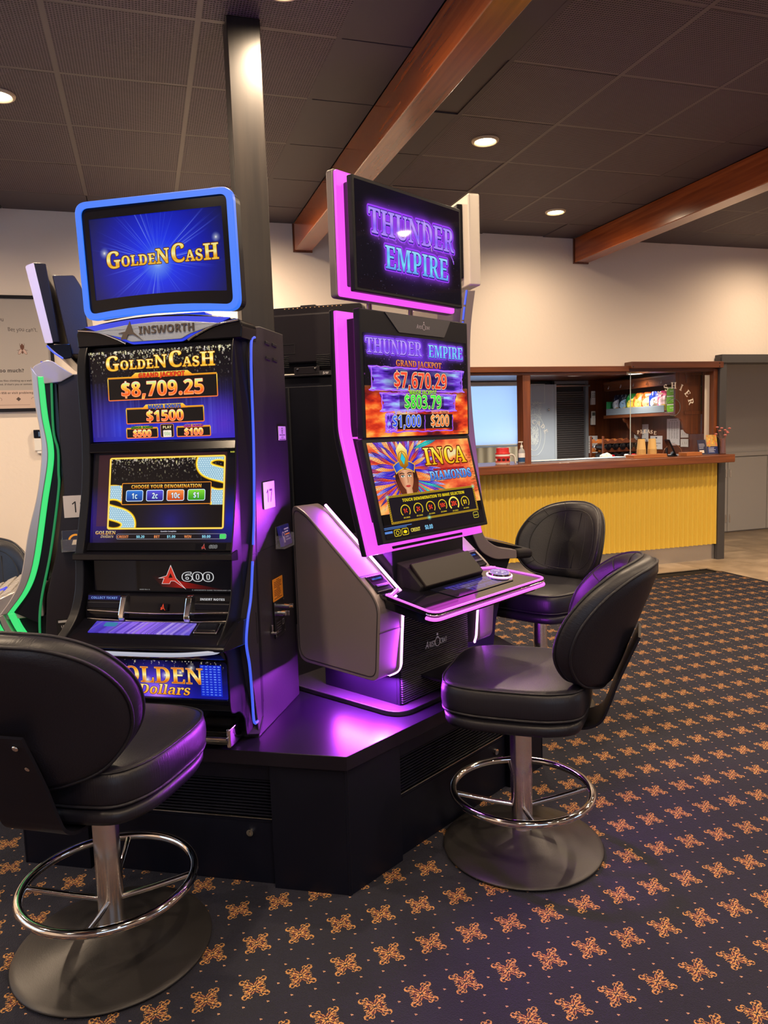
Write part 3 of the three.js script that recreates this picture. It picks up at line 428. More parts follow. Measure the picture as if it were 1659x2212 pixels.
const a600 = canvas(1024, 300, (g, w, h) => {
  g.fillStyle = '#0c0a0e'; g.fillRect(0, 0, w, h); g.fillStyle = grad(g, 0, 0, w, 0, [[0, '#0a090c'], [0.3, '#16161c'], [0.34, '#050507']]); g.fillRect(0, 0, w * 0.33, h); g.fillStyle = '#030304'; g.fillRect(w * 0.315, 0, 30, h);
  g.beginPath(); g.moveTo(w * 0.42, h * 0.48); g.lineTo(w * 0.98, h * 0.97); g.lineTo(w * 0.5, h * 0.86); g.fillStyle = grad(g, w * 0.4, 0, w * 0.98, 0, [[0, 'rgba(120,10,8,0)'], [0.4, 'rgba(190,26,18,.9)'], [1, 'rgba(90,8,8,.1)']]); g.fill();
  starA(g, w * 0.565, h * 0.53, 1.75); text(g, '600', w * 0.755, h * 0.52, 'bold 118px sans-serif', { sx: 1.18, fill: ['#2a2a30', '#0a0a0c', '#3a3a40'], strokes: [['#f2f2f4', 11]] });
  text(g, '© AINSWORTH GAME TECHNOLOGY LTD', w * 0.85, h * 0.955, 'bold 15px sans-serif', { fill: '#aaa' }); text(g, 'A600 Rev A', w * 0.37, h * 0.955, 'bold 15px sans-serif', { fill: '#aaa' });
});
const bellyA = canvas(1024, 300, (g, w, h) => {
  g.fillStyle = grad(g, 0, 0, 0, h, [[0, '#060414'], [1, '#1a1a9a']]); g.fillRect(0, 0, w, h); g.fillStyle = radial(g, w * 0.48, h * 0.9, 330, [[0, '#c880ff'], [0.3, '#6a4ae8'], [1, 'rgba(20,20,160,0)']]); g.fillRect(0, 0, w, h);
  for (const x of [0.03, 0.8]) { g.fillStyle = '#1428c8'; g.fillRect(w * x, h * 0.12, w * 0.15, h * 0.8); for (let i = 0; i < 5; i++) for (let j = 0; j < 12; j++) { g.beginPath(); g.ellipse(w * (x + 0.016 + 0.029 * i), h * (0.16 + 0.065 * j), 10, 5, 0, 0, 7); g.fillStyle = `rgba(110,150,255,${0.5 + 0.5 * rnd()})`; g.fill(); } }
  dollarRain(g, 0, 0, w, h * 0.3, 160); text(g, 'GOLDEN', w * 0.47, h * 0.42, 'bold 172px serif', { sx: 0.94, fill: ['#c8401a', '#ffb42a', '#fff3a8', '#f08a10', '#b83a08'], strokes: [['#2a0800', 9], ['#fff0c0', 3]] });
  text(g, 'Dollars', w * 0.53, h * 0.79, 'italic bold 104px serif', { fill: ['#fff3b0', '#ffc24a', '#ff9a20'], strokes: [['#401400', 7]] }); for (const x of [0.24, 0.42, 0.55, 0.66, 0.74]) sparkle(g, w * x, h * (0.1 + 0.5 * rnd()), 34);
});
const deckA = canvas(768, 160, (g, w, h) => { g.fillStyle = grad(g, 0, 0, w, 0, [[0, '#4a3ac8'], [0.5, '#a070ff'], [1, '#6a58d8']]); g.fillRect(0, 0, w, h); for (let i = 0; i < 60; i++) { g.fillStyle = `rgba(${rnd() < 0.5 ? '240,220,255' : '40,20,120'},${0.1 + 0.2 * rnd()})`; g.beginPath(); const x = rnd() * w, k = 4 + rnd() * 20; g.moveTo(x, 0); g.lineTo(x + k, 0); g.lineTo(x + k - 60, h); g.lineTo(x - 60, h); g.fill(); } rr(g, 80, 14, 100, 60, 14); g.fillStyle = '#3a86b0'; g.fill(); });
const strip = (w, h, bg, fn) => canvas(w, h, (g) => { g.fillStyle = bg; g.fillRect(0, 0, w, h); fn(g); });

const A = machine('black gaming machine number 17 with a blue lit top screen frame and gold lettering', -30);
{
  const X0 = -0.295, X1 = 0.255, xc = -0.02;
  // cabinet: two steel sides joined by a back and a top
  const prof = [[0.485, 0.45], [0.885, 0.45], [0.888, 0.50], [0.905, 0.60], [0.93, 0.70], [0.948, 0.776], [0.93, 0.84], [0.895, 0.908], [0.862, 1.033], [0.832, 1.175], [0.808, 1.378], [0.80, 1.66], [0.785, 1.715], [0.745, 1.75], [0.70, 1.757], [0.485, 1.757]];
  part('cabinet', creased(side(poly(prof), X0, X1, 0.003), 0.5), M.panel, A);
  for (let i = 0; i < 2; i++) for (let j = 0; j < 2; j++) part('vent_slot', [rbox(0.006, 0.011, 0.036, 0.002)], M.thread, A, [X1 + 0.0005, 1.708 - 0.05 * i, 0.645 - 0.065 * j], [-0.1, 0, 0]);
  part('door_gap', [box(0.002, 0.002, 0.30, X1 + 0.0005, 1.036, 0.71), ...[[1.0, 0.87], [0.9, 0.838], [0.8, 0.86], [0.7, 0.845], [0.6, 0.835]].slice(1).map(([y, z]) => box(0.002, 0.1, 0.002, X1 + 0.0005, y, z))], M.thread, A);
  // blue light strips along both front edges
  const led = (x) => [tube([[x, 1.715, 0.757], [x, 1.70, 0.785], [x, 1.60, 0.800], [x, 1.378, 0.811], [x, 1.175, 0.834], [x, 1.065, 0.856]], 0.0045, 50, false, 8), tube([[x, 1.015, 0.868], [x, 0.908, 0.897], [x, 0.845, 0.93], [x, 0.776, 0.951], [x, 0.70, 0.935], [x, 0.60, 0.928], [x, 0.53, 0.926], [x, 0.509, 0.915], [x, 0.508, 0.895]], 0.0045, 60, false, 8)];
  for (const x of [X1 + 0.002, X0 - 0.002]) part('light_strip', led(x), M.blueStrip, A);
  // front door: glossy cheeks at both sides carrying the displays between them
  const cheek = [[0.79, 1.742], [0.835, 1.735], [0.868, 1.69], [0.885, 1.62], [0.888, 1.40], [0.905, 1.27], [0.955, 1.09], [0.965, 1.06], [0.972, 0.99], [0.985, 0.93], [1.015, 0.875], [1.06, 0.835], [1.095, 0.812], [1.095, 0.795], [1.05, 0.775], [1.035, 0.75], [1.03, 0.59], [1.01, 0.575], [0.97, 0.565], [0.935, 0.53], [0.92, 0.47], [0.86, 0.47], [0.83, 1.0], [0.80, 1.378]];
  const edgeZ = [[0.47, 0.90], [0.60, 0.925], [0.70, 0.935], [0.776, 0.951], [0.845, 0.93], [0.908, 0.897], [1.065, 0.856], [1.175, 0.834], [1.378, 0.811], [1.60, 0.80], [1.80, 0.76]], zAt = (y) => { let k = 0; while (k + 2 < edgeZ.length && edgeZ[k + 1][0] < y) k++; const [a, b] = [edgeZ[k], edgeZ[k + 1]], f = Math.min(1, Math.max(0, (y - a[0]) / (b[0] - a[0]))); return a[1] + (b[1] - a[1]) * f; };
  const cheekGeo = (s) => {         // the outer face turns in towards the displays in front of the light strip
    const g = side(poly(smooth(cheek, true, 160)), s > 0 ? 0.228 : -0.298, s > 0 ? 0.258 : -0.268, 0.006), p = g.attributes.position;
    for (let i = 0; i < p.count; i++) { const x = p.getX(i), out = s > 0 && x > 0.243; if (out) p.setX(i, x - s * Math.min(0.026, Math.max(0, (p.getZ(i) - zAt(p.getY(i)) + 0.012) * 0.95))); }
    return g;
  };
  for (const s of [-1, 1]) part('door_cheek', creased(cheekGeo(s), 0.6), M.cheek ??= phys({ color: rgb(0.005, 0.005, 0.008), roughness: 0.38, specularIntensity: 0.4 }), A);
  part('door_body', side(poly([[0.80, 0.60], [0.95, 0.60], [0.955, 0.76], [0.93, 0.93], [0.90, 1.07], [0.85, 1.36], [0.84, 1.70], [0.80, 1.70]]), -0.27, 0.23), M.satin, A);
  part('divider_bar', side(rpoly([[0.85, 1.398], [0.884, 1.398], [0.893, 1.366], [0.86, 1.362]], 0.005), -0.268, 0.228), M.black, A);
  const tilt = (o, y0, z0, y1, z1) => Math.atan2(z0 - z1, y1 - y0) * -1;
  const plate = (name, w, x, y0, z0, y1, z1, m, d = 0.008) => { const L = Math.hypot(y1 - y0, z1 - z0), g = sheet(w, L, 0, 0, 0), r = Math.atan2(z0 - z1, y1 - y0); return part(name, [uvbox(box(w, L, d, 0, 0, -d / 2))], m, A, [x, (y0 + y1) / 2, (z0 + z1) / 2], [-r, 0, 0]); };
  plate('upper_screen', 0.490, xc, 1.402, 0.872, 1.685, 0.864, screenMat(upA, 1.0, 0.12));
  plate('lower_screen', 0.490, xc, 1.084, 0.932, 1.364, 0.874, screenMat(lowA, 1.0, 0.12));
  const bz = plate('lower_bezel', 0.494, xc, 1.062, 0.950, 1.085, 0.938, M.black, 0.02);
  part('badge', sheet(0.10, 0.020, 0.175, 0, 0.001), screenMat(strip(256, 52, '#060608', (g) => { starA(g, 70, 30, 0.42); text(g, '600', 150, 28, 'bold 38px sans-serif', { sx: 1.1, fill: '#111', strokes: [['#ddd', 4]] }); }), 0.6), bz);
  part('lower_trim', side(rpoly([[0.93, 1.062], [0.975, 1.055], [0.978, 1.035], [0.93, 1.03]], 0.004), -0.30, 0.236), M.black, A);
  plate('logo_panel', 0.470, xc + 0.005, 0.934, 0.945, 1.028, 0.940, screenMat(a600, 0.75, 0.15));
  // hood with the maker's name
  const arch = smooth([[-0.30, 1.703], [-0.298, 1.752], [-0.24, 1.768], [-0.12, 1.783], [xc, 1.787], [0.09, 1.783], [0.20, 1.768], [0.256, 1.752], [0.258, 1.703]], false, 48);
  part('hood', creased(ext(poly(arch), 0.12, 0.745, 0.008), 0.6), M.black, A);
  const tri = (o) => rpoly([[-0.268 + o, 1.764 - o * 0.5], [-0.12, 1.777 - o * 0.5], [xc, 1.781 - o * 0.5], [0.08, 1.777 - o * 0.5], [0.228 - o, 1.764 - o * 0.5], [0.11 - o * 0.5, 1.722], [0.065, 1.702 + o * 0.2], [-0.105, 1.702 + o * 0.2], [-0.15 + o * 0.5, 1.722]], 0.006);
  part('hood_light', ext(tri(0), 0.006, 0.865), M.blueDim, A);
  const np = part('name_plate', metric(ext(tri(0.032), 0.006, 0.871, 0.0015)), phys({ color: rgb(0.30, 0.34, 0.42), roughness: 0.45, metalness: 0.4, bumpMap: grainTex, bumpScale: 0.0006 }), A);
  const nm = canvas(768, 128, (g) => { g.clearRect(0, 0, 768, 128); }); void nm;
  const letters = (s, h, x, y, z) => { const sh = FONT.generateShapes(s, h), g = new THREE.ExtrudeGeometry(sh, { depth: 0.003, bevelEnabled: false, curveSegments: 4 }); g.computeBoundingBox(); const b = g.boundingBox; return g.translate(x - (b.min.x + b.max.x) / 2, y, z); };
  part('letter', [(() => { const q = letters('INSWORTH', 0.024, 0, 0, 0.877); q.computeBoundingBox(); return q.scale(0.186 / (q.boundingBox.max.x - q.boundingBox.min.x), 1, 1).translate(0.018, 1.730, 0); })()], M.darkChrome, np);
  part('letter', ext(poly([[-0.146, 1.737], [-0.121, 1.741], [-0.104, 1.771], [-0.094, 1.738], [-0.064, 1.712], [-0.095, 1.731], [-0.113, 1.731], [-0.119, 1.717], [-0.139, 1.717], [-0.129, 1.735]]), 0.003, 0.877), M.darkChrome, np);
  for (const s of [-1, 1]) part('hood_trim', tube([[xc + s * 0.272, 1.755, 0.868], [xc + s * 0.20, 1.745, 0.870], [xc + s * 0.14, 1.722, 0.871], [xc + s * 0.105, 1.705, 0.872]], 0.004, 24), M.chrome, A);
  // ticket and note unit with chrome fins
  part('note_unit', side(rpoly([[0.92, 0.928], [0.965, 0.926], [0.972, 0.905], [0.985, 0.872], [0.985, 0.852], [0.92, 0.85]], 0.006), -0.262, 0.226), M.black, A);
  for (const x of [-0.20, 0.165]) part('note_slot', rbox(0.115, 0.022, 0.02, 0.004, x, 0.894, 0.972), M.satin, A);
  const flo = (w, s, bg, fg) => screenMat(strip(256, 40, bg, (g) => text(g, s, 128, 21, 'bold 27px sans-serif', { fill: fg })), 0.8);
  part('ticket_label', sheet(0.112, 0.014), flo(0.1, 'COLLECT TICKET', '#10185a', '#8ab4ff'), A, [-0.20, 0.917, 0.9745], [-0.25, 0, 0]);
  part('note_label', sheet(0.112, 0.014), flo(0.1, 'INSERT NOTES', '#070709', '#e8e8ec'), A, [0.165, 0.917, 0.9745], [-0.25, 0, 0]);
  part('badge', sheet(0.032, 0.022), screenMat(strip(128, 90, '#08080a', (g) => starA(g, 64, 50, 0.8, '#e84a2a', '#300')), 0.8), A, [0.005, 0.893, 0.985], [-0.4, 0, 0]);
  part('chrome_line', [tube([[-0.255, 0.879, 0.985], [xc, 0.874, 0.991], [0.222, 0.879, 0.985]], 0.0028, 30), tube([[-0.255, 0.853, 0.988], [xc, 0.848, 0.993], [0.222, 0.853, 0.988]], 0.0028, 30)], M.chrome, A);
  for (const s of [-1, 1]) part('chrome_fin', creased(side(rpoly([[0.955, 0.928], [0.978, 0.925], [1.004, 0.865], [1.0, 0.848], [0.965, 0.846]], 0.006), xc + (s > 0 ? 0.100 : -0.120), xc + (s > 0 ? 0.120 : -0.100), 0.004), 0.6), M.chrome, A);
  // button deck with a small touch screen and a play button, white bumper strip below
  part('button_deck', creased(side(rpoly([[0.93, 0.85], [0.985, 0.852], [1.10, 0.806], [1.105, 0.792], [0.93, 0.77]], 0.006), -0.296, 0.254, 0.004), 0.5), M.black, A);
  const da = Math.atan2(0.852 - 0.806, 1.10 - 0.985), dk = part('deck_screen', uvbox(box(0.335, 0.055, 0.003)), screenMat(deckA, 0.85, 0.06), A, [-0.045, 0.8375, 1.028], [-Math.PI / 2 + da, 0, 0]);
  part('play_button', [rbox(0.066, 0.042, 0.012, 0.006, 0.215, 0.004, 0.004)], M.black, dk); part('button_ring', [rbox(0.076, 0.052, 0.008, 0.006, 0.215, 0.004, 0.001)], M.chrome, dk);
  part('bumper_strip', tube([[-0.305, 0.792, 1.072], [-0.29, 0.790, 1.10], [-0.15, 0.786, 1.118], [xc, 0.785, 1.122], [0.12, 0.786, 1.118], [0.215, 0.790, 1.10], [0.23, 0.792, 1.085]], 0.0065, 60), glow(0.75, 0.78, 0.95, 0.55), A);
  part('front_apron', side(rpoly([[0.94, 0.775], [1.08, 0.782], [1.045, 0.75], [0.99, 0.74], [0.94, 0.74]], 0.01), -0.268, 0.228), M.black, A);
  // belly panel
  part('belly_frame', ext(hole(rpoly([[-0.268, 0.595], [0.228, 0.595], [0.228, 0.745], [-0.268, 0.745]], 0.012), rpoly([[-0.252, 0.612], [-0.252, 0.730], [0.212, 0.730], [0.212, 0.612]], 0.01)), 0.02, 0.985, 0.003), M.black, A);
  part('belly_screen', uvbox(box(0.468, 0.122, 0.006, xc, 0.671, 0.992)), screenMat(bellyA, 0.95, 0.12), A);
  part('lower_door', side(rpoly([[0.88, 0.60], [0.985, 0.60], [0.97, 0.565], [0.90, 0.55], [0.895, 0.47], [0.88, 0.47]], 0.004), -0.268, 0.228), M.satin, A);
  part('coin_tray', [...[0].map(() => creased(side(rpoly([[0.90, 0.500], [0.925, 0.505], [0.955, 0.485], [0.995, 0.482], [1.005, 0.500], [1.012, 0.498], [1.002, 0.470], [0.955, 0.470], [0.92, 0.488], [0.90, 0.488]], 0.006), -0.24, 0.205, 0.003), 0.6)), rbox(0.014, 0.062, 0.10, 0.006, 0.205, 0.492, 0.955), rbox(0.014, 0.062, 0.10, 0.006, -0.24, 0.492, 0.955), creased(side(rpoly([[0.90, 0.535], [0.945, 0.53, 0.02], [0.985, 0.495, 0.02], [1.012, 0.498], [1.012, 0.486], [0.975, 0.482, 0.02], [0.935, 0.515, 0.02], [0.90, 0.52]], 0.004), 0.10, 0.20), 0.36)], M.chrome, A);
  // pieces on the right-hand side
  const S = X1 + 0.003, onSide = (name, w, h, y, z, m, d = 0.002) => part(name, uvbox(box(w, h, d)), m, A, [S + d / 2, y, z], [0, Math.PI / 2, 0]);
  onSide('number_card', 0.098, 0.088, 1.209, 0.704, printMat(strip(256, 230, '#e8e0e8', (g) => text(g, '17', 128, 122, '150px sans-serif', { fill: '#111', sx: 0.9, strokes: [['#111', 5]] })), 0.5));
  onSide('approval_sticker', 0.072, 0.048, 1.411, 0.553, printMat(strip(128, 96, '#d8d0d8', (g) => { g.strokeStyle = '#222'; g.lineWidth = 5; g.beginPath(); g.arc(64, 22, 10, 0, 7); g.stroke(); g.beginPath(); g.arc(64, 40, 9, 0, 7); g.stroke(); g.fillStyle = '#222'; g.fillRect(14, 58, 100, 5); text(g, '0278', 64, 76, 'bold 18px sans-serif', { fill: '#333' }); g.fillRect(10, 88, 108, 4); })));
  onSide('warning_label', 0.092, 0.075, 0.886, 0.667, printMat(strip(192, 160, '#e08a20', (g) => { g.fillStyle = '#3a1c08'; for (let i = 0; i < 12; i++) g.fillRect(i % 5 ? 18 : 66, 10 + i * 12, i % 5 ? 120 + 36 * rnd() : 60, 5); })));
  const lp = onSide('lock_plate', 0.098, 0.125, 0.786, 0.666, printMat(strip(192, 250, '#0b0a0e', (g) => { g.strokeStyle = '#39363f'; g.lineWidth = 3; g.strokeRect(4, 4, 184, 112); g.strokeRect(4, 124, 184, 120); g.fillStyle = '#55525a'; for (let i = 0; i < 5; i++) g.fillRect(26, 150 + i * 17, 86, 4); g.strokeStyle = '#bbb'; g.strokeRect(140, 150, 26, 34); for (const [x, y] of [[14, 14], [178, 14], [14, 234], [178, 234]]) { g.fillStyle = '#aaa'; g.fillRect(x - 4, y - 4, 8, 8); } }), 0.35), 0.004);
  for (const [x, y, r] of [[-0.012, 0.018, 0.009], [0.028, 0.034, 0.007]]) part('key_lock', [cyl(r, r * 1.1, 0.028, 0, 0, 0, 18).rotateX(Math.PI / 2).translate(x, y, 0.014), rbox(0.004, 0.016, 0.014, 0.001, x, y, 0.034)], M.chrome, lp);
  part('door_key', [rbox(0.008, 0.024, 0.006, 0.002, 0, 0.01, 0.004), cyl(0.005, 0.005, 0.018, 0, 0, 0, 12).rotateX(Math.PI / 2).translate(0, -0.006, 0.009), rbox(0.024, 0.007, 0.006, 0.002, 0.008, -0.004, 0.016)], M.chrome, A, [S, 0.757, 0.742], [0, Math.PI / 2, 0]);
  // top display: curved black monitor in a blue lit frame on a short neck
  const TY = 1.970, TZ = 0.835;
  const fr = (w, y0, y1, bow, r) => { const s = new THREE.Shape(); s.moveTo(-w + r, y1); s.lineTo(w - r, y1); s.quadraticCurveTo(w, y1, w, y1 - r); s.lineTo(w, y0 + r); s.quadraticCurveTo(w, y0, w - r, y0); s.quadraticCurveTo(0, y0 + 2 * bow, -w + r, y0); s.quadraticCurveTo(-w, y0, -w, y0 + r); s.lineTo(-w, y1 - r); s.quadraticCurveTo(-w, y1, -w + r, y1); return s; };
  const tilt2 = [0.035, 0, 0];
  const bk = part('monitor_case', ext(fr(0.262, -0.176, 0.178, 0.014, 0.036), 0.05, -0.06, 0.006), M.satin, A, [xc, TY, TZ], tilt2);
  part('frame_light', ext(hole(fr(0.267, -0.181, 0.182, 0.010, 0.040), fr(0.249, -0.163, 0.164, 0.012, 0.026)), 0.022, -0.012, 0.005), M.blueGlow, A, [xc, TY, TZ], tilt2);
  part('frame_inner', ext(hole(fr(0.2495, -0.1635, 0.1645, 0.012, 0.026), fr(0.228, -0.122, 0.132, 0.008, 0.006)), 0.014, -0.012, 0.003), M.black, A, [xc, TY, TZ], tilt2);
  part('top_screen', uvbox(ext(fr(0.232, -0.126, 0.136, 0.008, 0.006), 0.010, -0.010)), screenMat(topA, 0.85, 0.07), A, [xc, TY, TZ], tilt2);
  part('monitor_neck', [rbox(0.15, 0.06, 0.06, 0.006, 0.03, 1.772, 0.755), rbox(0.20, 0.012, 0.10, 0.004, 0.03, 1.764, 0.77)], M.blueDim, A); void bk;
  // the frame shines on what is round it
  for (const s of [-1, 1]) area(A, [xc + s * 0.26, TY, TZ + 0.02], [0, 0, 1], 0.02, 0.33, GL.blue, 2.5);
  area(A, [xc, TY - 0.176, TZ + 0.02], [0, -0.7, 0.7], 0.5, 0.02, GL.blue, 3); area(A, [xc, TY + 0.18, TZ + 0.02], [0, 0.7, 0.7], 0.5, 0.02, GL.blue, 2.5);
  area(A, [xc, TY - 0.183, TZ - 0.01], [0, -1, 0], 0.48, 0.02, GL.blue, 6); area(A, [xc - 0.269, TY, TZ - 0.01], [-1, 0, -0.4], 0.34, 0.02, GL.blue, 60, [0, 1, 0]);
}
// ---- fire and plumage used on the purple machine's screens
const fireN = noiseGrid(512, 512, [6, 5], 5, 51);
const fire = (g, x, y, w, h, pal, boost = 1) => { const c = pixels(256, 256, (i, px, py) => { const t = Math.min(0.999, Math.max(0, (fireN[(py * 2) * 512 + px * 2] - 0.28) * 2.1 * boost)), k = t * (pal.length - 1), a = pal[k | 0], b = pal[(k | 0) + 1], f = k % 1; return [0, 1, 2].map((j) => a[j] + (b[j] - a[j]) * f); }); g.drawImage(c, x, y, w, h); };
const EMBER = [[90, 10, 20], [200, 40, 20], [240, 80, 30], [255, 150, 60], [255, 210, 110]];
function title(g, s, x, y, px, cols, glowc, o = {}) { g.save(); g.shadowColor = glowc; g.shadowBlur = px * 0.35; text(g, s, x, y, `bold ${px}px serif`, { ...o, fill: cols, strokes: [[glowc, px * 0.16]] }); g.restore(); text(g, s, x + 2, y + px * 0.05, `bold ${px}px serif`, { ...o, fill: '#141a80' }); text(g, s, x, y, `bold ${px}px serif`, { ...o, fill: cols, strokes: [['#1c1470', px * 0.05], ['rgba(220,170,255,.55)', px * 0.018]] }); }
const VIO = ['#a68cff', '#c49aff', '#8a62ff', '#c8a0ff'], ICE = ['#aeeaff', '#6ab4ff', '#7ae0ff', '#5a82f0'];
const bolt = (g, x0, y0, x1, y1, c, w, n = 14, amp = 16) => { g.strokeStyle = c; g.lineWidth = w; g.beginPath(); g.moveTo(x0, y0); for (let i = 1; i < n; i++) g.lineTo(x0 + (x1 - x0) * i / n + (rnd() - 0.5) * amp, y0 + (y1 - y0) * i / n + (rnd() - 0.5) * amp); g.lineTo(x1, y1); g.stroke(); };
const topT = canvas(1024, 600, (g, w, h) => {
  g.fillStyle = '#110d16'; g.fillRect(0, 0, w, h); g.fillStyle = radial(g, w * 0.5, h * 0.5, 480, [[0, 'rgba(70,30,150,.75)'], [1, 'rgba(10,8,20,0)']]); g.fillRect(0, 0, w, h);
  for (let i = 0; i < 170; i++) { g.fillStyle = `rgba(210,190,255,${0.2 + 0.6 * rnd()})`; const r = 0.8 + rnd() * 2; g.fillRect(rnd() * w, (0.1 + 0.9 * Math.sqrt(rnd())) * h, r, r * (1 + 2 * rnd())); }
  title(g, 'THUNDER', w * 0.52, h * 0.345, 168, VIO, '#a040ff', { sx: 0.98, sy: 1.18 }); title(g, 'EMPIRE', w * 0.555, h * 0.66, 160, ICE, '#a040ff', { sx: 1.0, sy: 1.16 });
  bolt(g, w * 0.62, h * 0.2, w * 0.70, h * 0.5, 'rgba(235,200,255,.9)', 5); bolt(g, w * 0.88, h * 0.42, w * 0.93, h * 0.58, 'rgba(170,90,255,.95)', 9, 4); for (let i = 0; i < 10; i++) bolt(g, w * (0.15 + 0.08 * i), h * 0.48, w * (0.2 + 0.08 * i), h * 0.5, 'rgba(190,120,255,.6)', 2);
  text(g, '™', w * 0.925, h * 0.56, '22px sans-serif', { fill: '#bbf' });
});
const upT = canvas(1024, 640, (g, w, h) => {
  g.fillStyle = '#0e0b12'; g.fillRect(0, 0, w, h); g.save(); g.globalAlpha = 1; fire(g, 0, h * 0.5, w, h * 0.5, EMBER); g.restore(); g.fillStyle = grad(g, 0, h * 0.42, 0, h * 0.62, [[0, 'rgba(14,11,18,1)'], [1, 'rgba(14,11,18,0)']]); g.fillRect(0, h * 0.42, w, h * 0.2);
  g.fillStyle = radial(g, w * 0.5, h * 0.3, 420, [[0, 'rgba(110,50,220,.9)'], [0.6, 'rgba(70,24,150,.6)'], [1, 'rgba(20,10,40,0)']]); g.fillRect(0, 0, w, h * 0.62);
  for (let i = 0; i < 260; i++) { const a = rnd() * 6.28, r = 180 + rnd() * 300; g.fillStyle = `rgba(${170 + rnd() * 80 | 0},${100 + rnd() * 60 | 0},255,${0.4 * rnd() + 0.2})`; g.fillRect(w / 2 + r * Math.cos(a) * 1.3, h * 0.3 + r * Math.sin(a) * 0.5, 2 + rnd() * 3, 2 + rnd() * 8); }
  title(g, 'THUNDER', w * 0.27, h * 0.115, 102, VIO, '#8a4aff', { sx: 1.0, sy: 1.25 }); title(g, 'EMPIRE', w * 0.775, h * 0.125, 92, ICE, '#8a4aff', { sx: 1.02, sy: 1.25 });
  const plaque = (x, y, ww, hh) => { g.save(); g.beginPath(); g.moveTo(x, y); for (const [a, b] of [[0.02, 0.3], [0.05, 0.55], [0.02, 0.9], [0, 1.05], [0.3, 0.97], [0.7, 0.97], [1, 1.05], [0.98, 0.9], [0.95, 0.55], [0.98, 0.3], [1, 0], [0.7, 0.06], [0.3, 0.06]]) g.lineTo(x + a * ww, y + b * hh); g.closePath(); g.clip(); fire(g, x, y, ww, hh, [[40, 16, 110], [90, 40, 190], [130, 80, 230], [150, 150, 240], [170, 215, 255]], 1.05); g.restore();
    for (let i = 0; i < 3; i++) { const c = ['rgba(150,60,255,.9)', 'rgba(190,110,255,.9)', 'rgba(235,190,255,.8)'][i], lw = [9, 5, 2][i]; bolt(g, x, y, x + ww, y, c, lw, 26, 12); bolt(g, x, y + hh, x + ww, y + hh, c, lw, 26, 12); bolt(g, x + ww * 0.03, y, x + ww * 0.03, y + hh, c, lw, 8, 12); bolt(g, x + ww * 0.97, y, x + ww * 0.97, y + hh, c, lw, 8, 12); } };
  plaque(w * 0.03, h * 0.315, w * 0.94, h * 0.225); plaque(w * 0.12, h * 0.57, w * 0.76, h * 0.175); g.fillStyle = '#120a14'; g.fillRect(w * 0.17, h * 0.78, w * 0.66, h * 0.15); plaque(w * 0.17, h * 0.775, w * 0.1, h * 0.16); for (const x of [0.17, 0.54, 0.83]) for (const [c, lw] of [['rgba(150,60,255,.9)', 8], ['rgba(230,180,255,.8)', 2]]) bolt(g, w * x, h * 0.79, w * x, h * 0.95, c, lw, 8, 10); for (const [c, lw] of [['rgba(150,60,255,.9)', 8], ['rgba(230,180,255,.8)', 2]]) bolt(g, w * 0.17, h * 0.955, w * 0.83, h * 0.955, c, lw, 20, 10);
  g.fillStyle = radial(g, w * 0.515, h * 0.44, w * 0.36, [[0, 'rgba(14,8,24,.7)'], [0.7, 'rgba(30,14,60,.45)'], [1, 'rgba(14,8,24,0)']]); g.fillRect(w * 0.1, h * 0.33, w * 0.8, h * 0.19); g.fillStyle = 'rgba(14,8,24,.45)'; g.fillRect(w * 0.30, h * 0.59, w * 0.44, h * 0.135);
  text(g, 'GRAND JACKPOT', w * 0.5, h * 0.27, 'bold 52px serif', { sx: 1.02, fill: ['#ffb06a', '#e8622a'], strokes: [['#4a1408', 5]] });
  const amt = (s, x, y, px, a, b) => text(g, s, x, y, `bold ${px}px sans-serif`, { sx: 0.86, fill: [a, b], strokes: [['#1a0610', 13], ['#fff0c8', 7]] });
  amt('$7,670.29', w * 0.515, h * 0.435, 142, '#ff5a3a', '#e8321c'); text(g, 'MAJOR JACKPOT', w * 0.53, h * 0.556, 'bold 42px sans-serif', { sx: 0.86, fill: ['#d8ff5a', '#7ad81a'], strokes: [['#204a08', 5]] });
  amt('$803.79', w * 0.53, h * 0.655, 124, '#4aff4a', '#1cb81c'); text(g, 'MINOR BONUS', w * 0.36, h * 0.757, 'bold 30px serif', { fill: '#a8b8ff' }); text(g, 'MINI BONUS', w * 0.70, h * 0.757, 'bold 30px serif', { fill: '#ffb06a' });
  amt('$1,000', w * 0.365, h * 0.85, 108, '#4a80ff', '#1c3cf0'); amt('$200', w * 0.695, h * 0.85, 106, '#ffa04a', '#e8621a'); g.fillStyle = '#5a2010'; g.fillRect(w * 0.84, h * 0.975, w * 0.12, 4);
});
function feather(g, x, y, a, l, w, cs) { g.save(); g.translate(x, y); g.rotate(a); g.beginPath(); g.moveTo(0, 0); g.bezierCurveTo(l * 0.3, -w, l * 0.8, -w * 0.9, l, 0); g.bezierCurveTo(l * 0.75, w * 0.8, l * 0.3, w * 0.7, 0, 0); g.fillStyle = grad(g, 0, 0, l, 0, cs.map((c, i) => [i / (cs.length - 1), c])); g.fill(); g.strokeStyle = 'rgba(20,10,60,.65)'; g.lineWidth = 1.5; for (let i = 1; i < 12; i++) { g.beginPath(); g.moveTo(l * i / 12, 0); g.lineTo(l * (i + 1) / 12, -w * 0.62 * Math.sin(i / 12 * 3.1)); g.moveTo(l * i / 12, 0); g.lineTo(l * (i + 1) / 12, w * 0.5 * Math.sin(i / 12 * 3.1)); g.stroke(); } g.strokeStyle = 'rgba(255,235,200,.6)'; g.beginPath(); g.moveTo(0, 0); g.lineTo(l, 0); g.stroke(); g.restore(); }
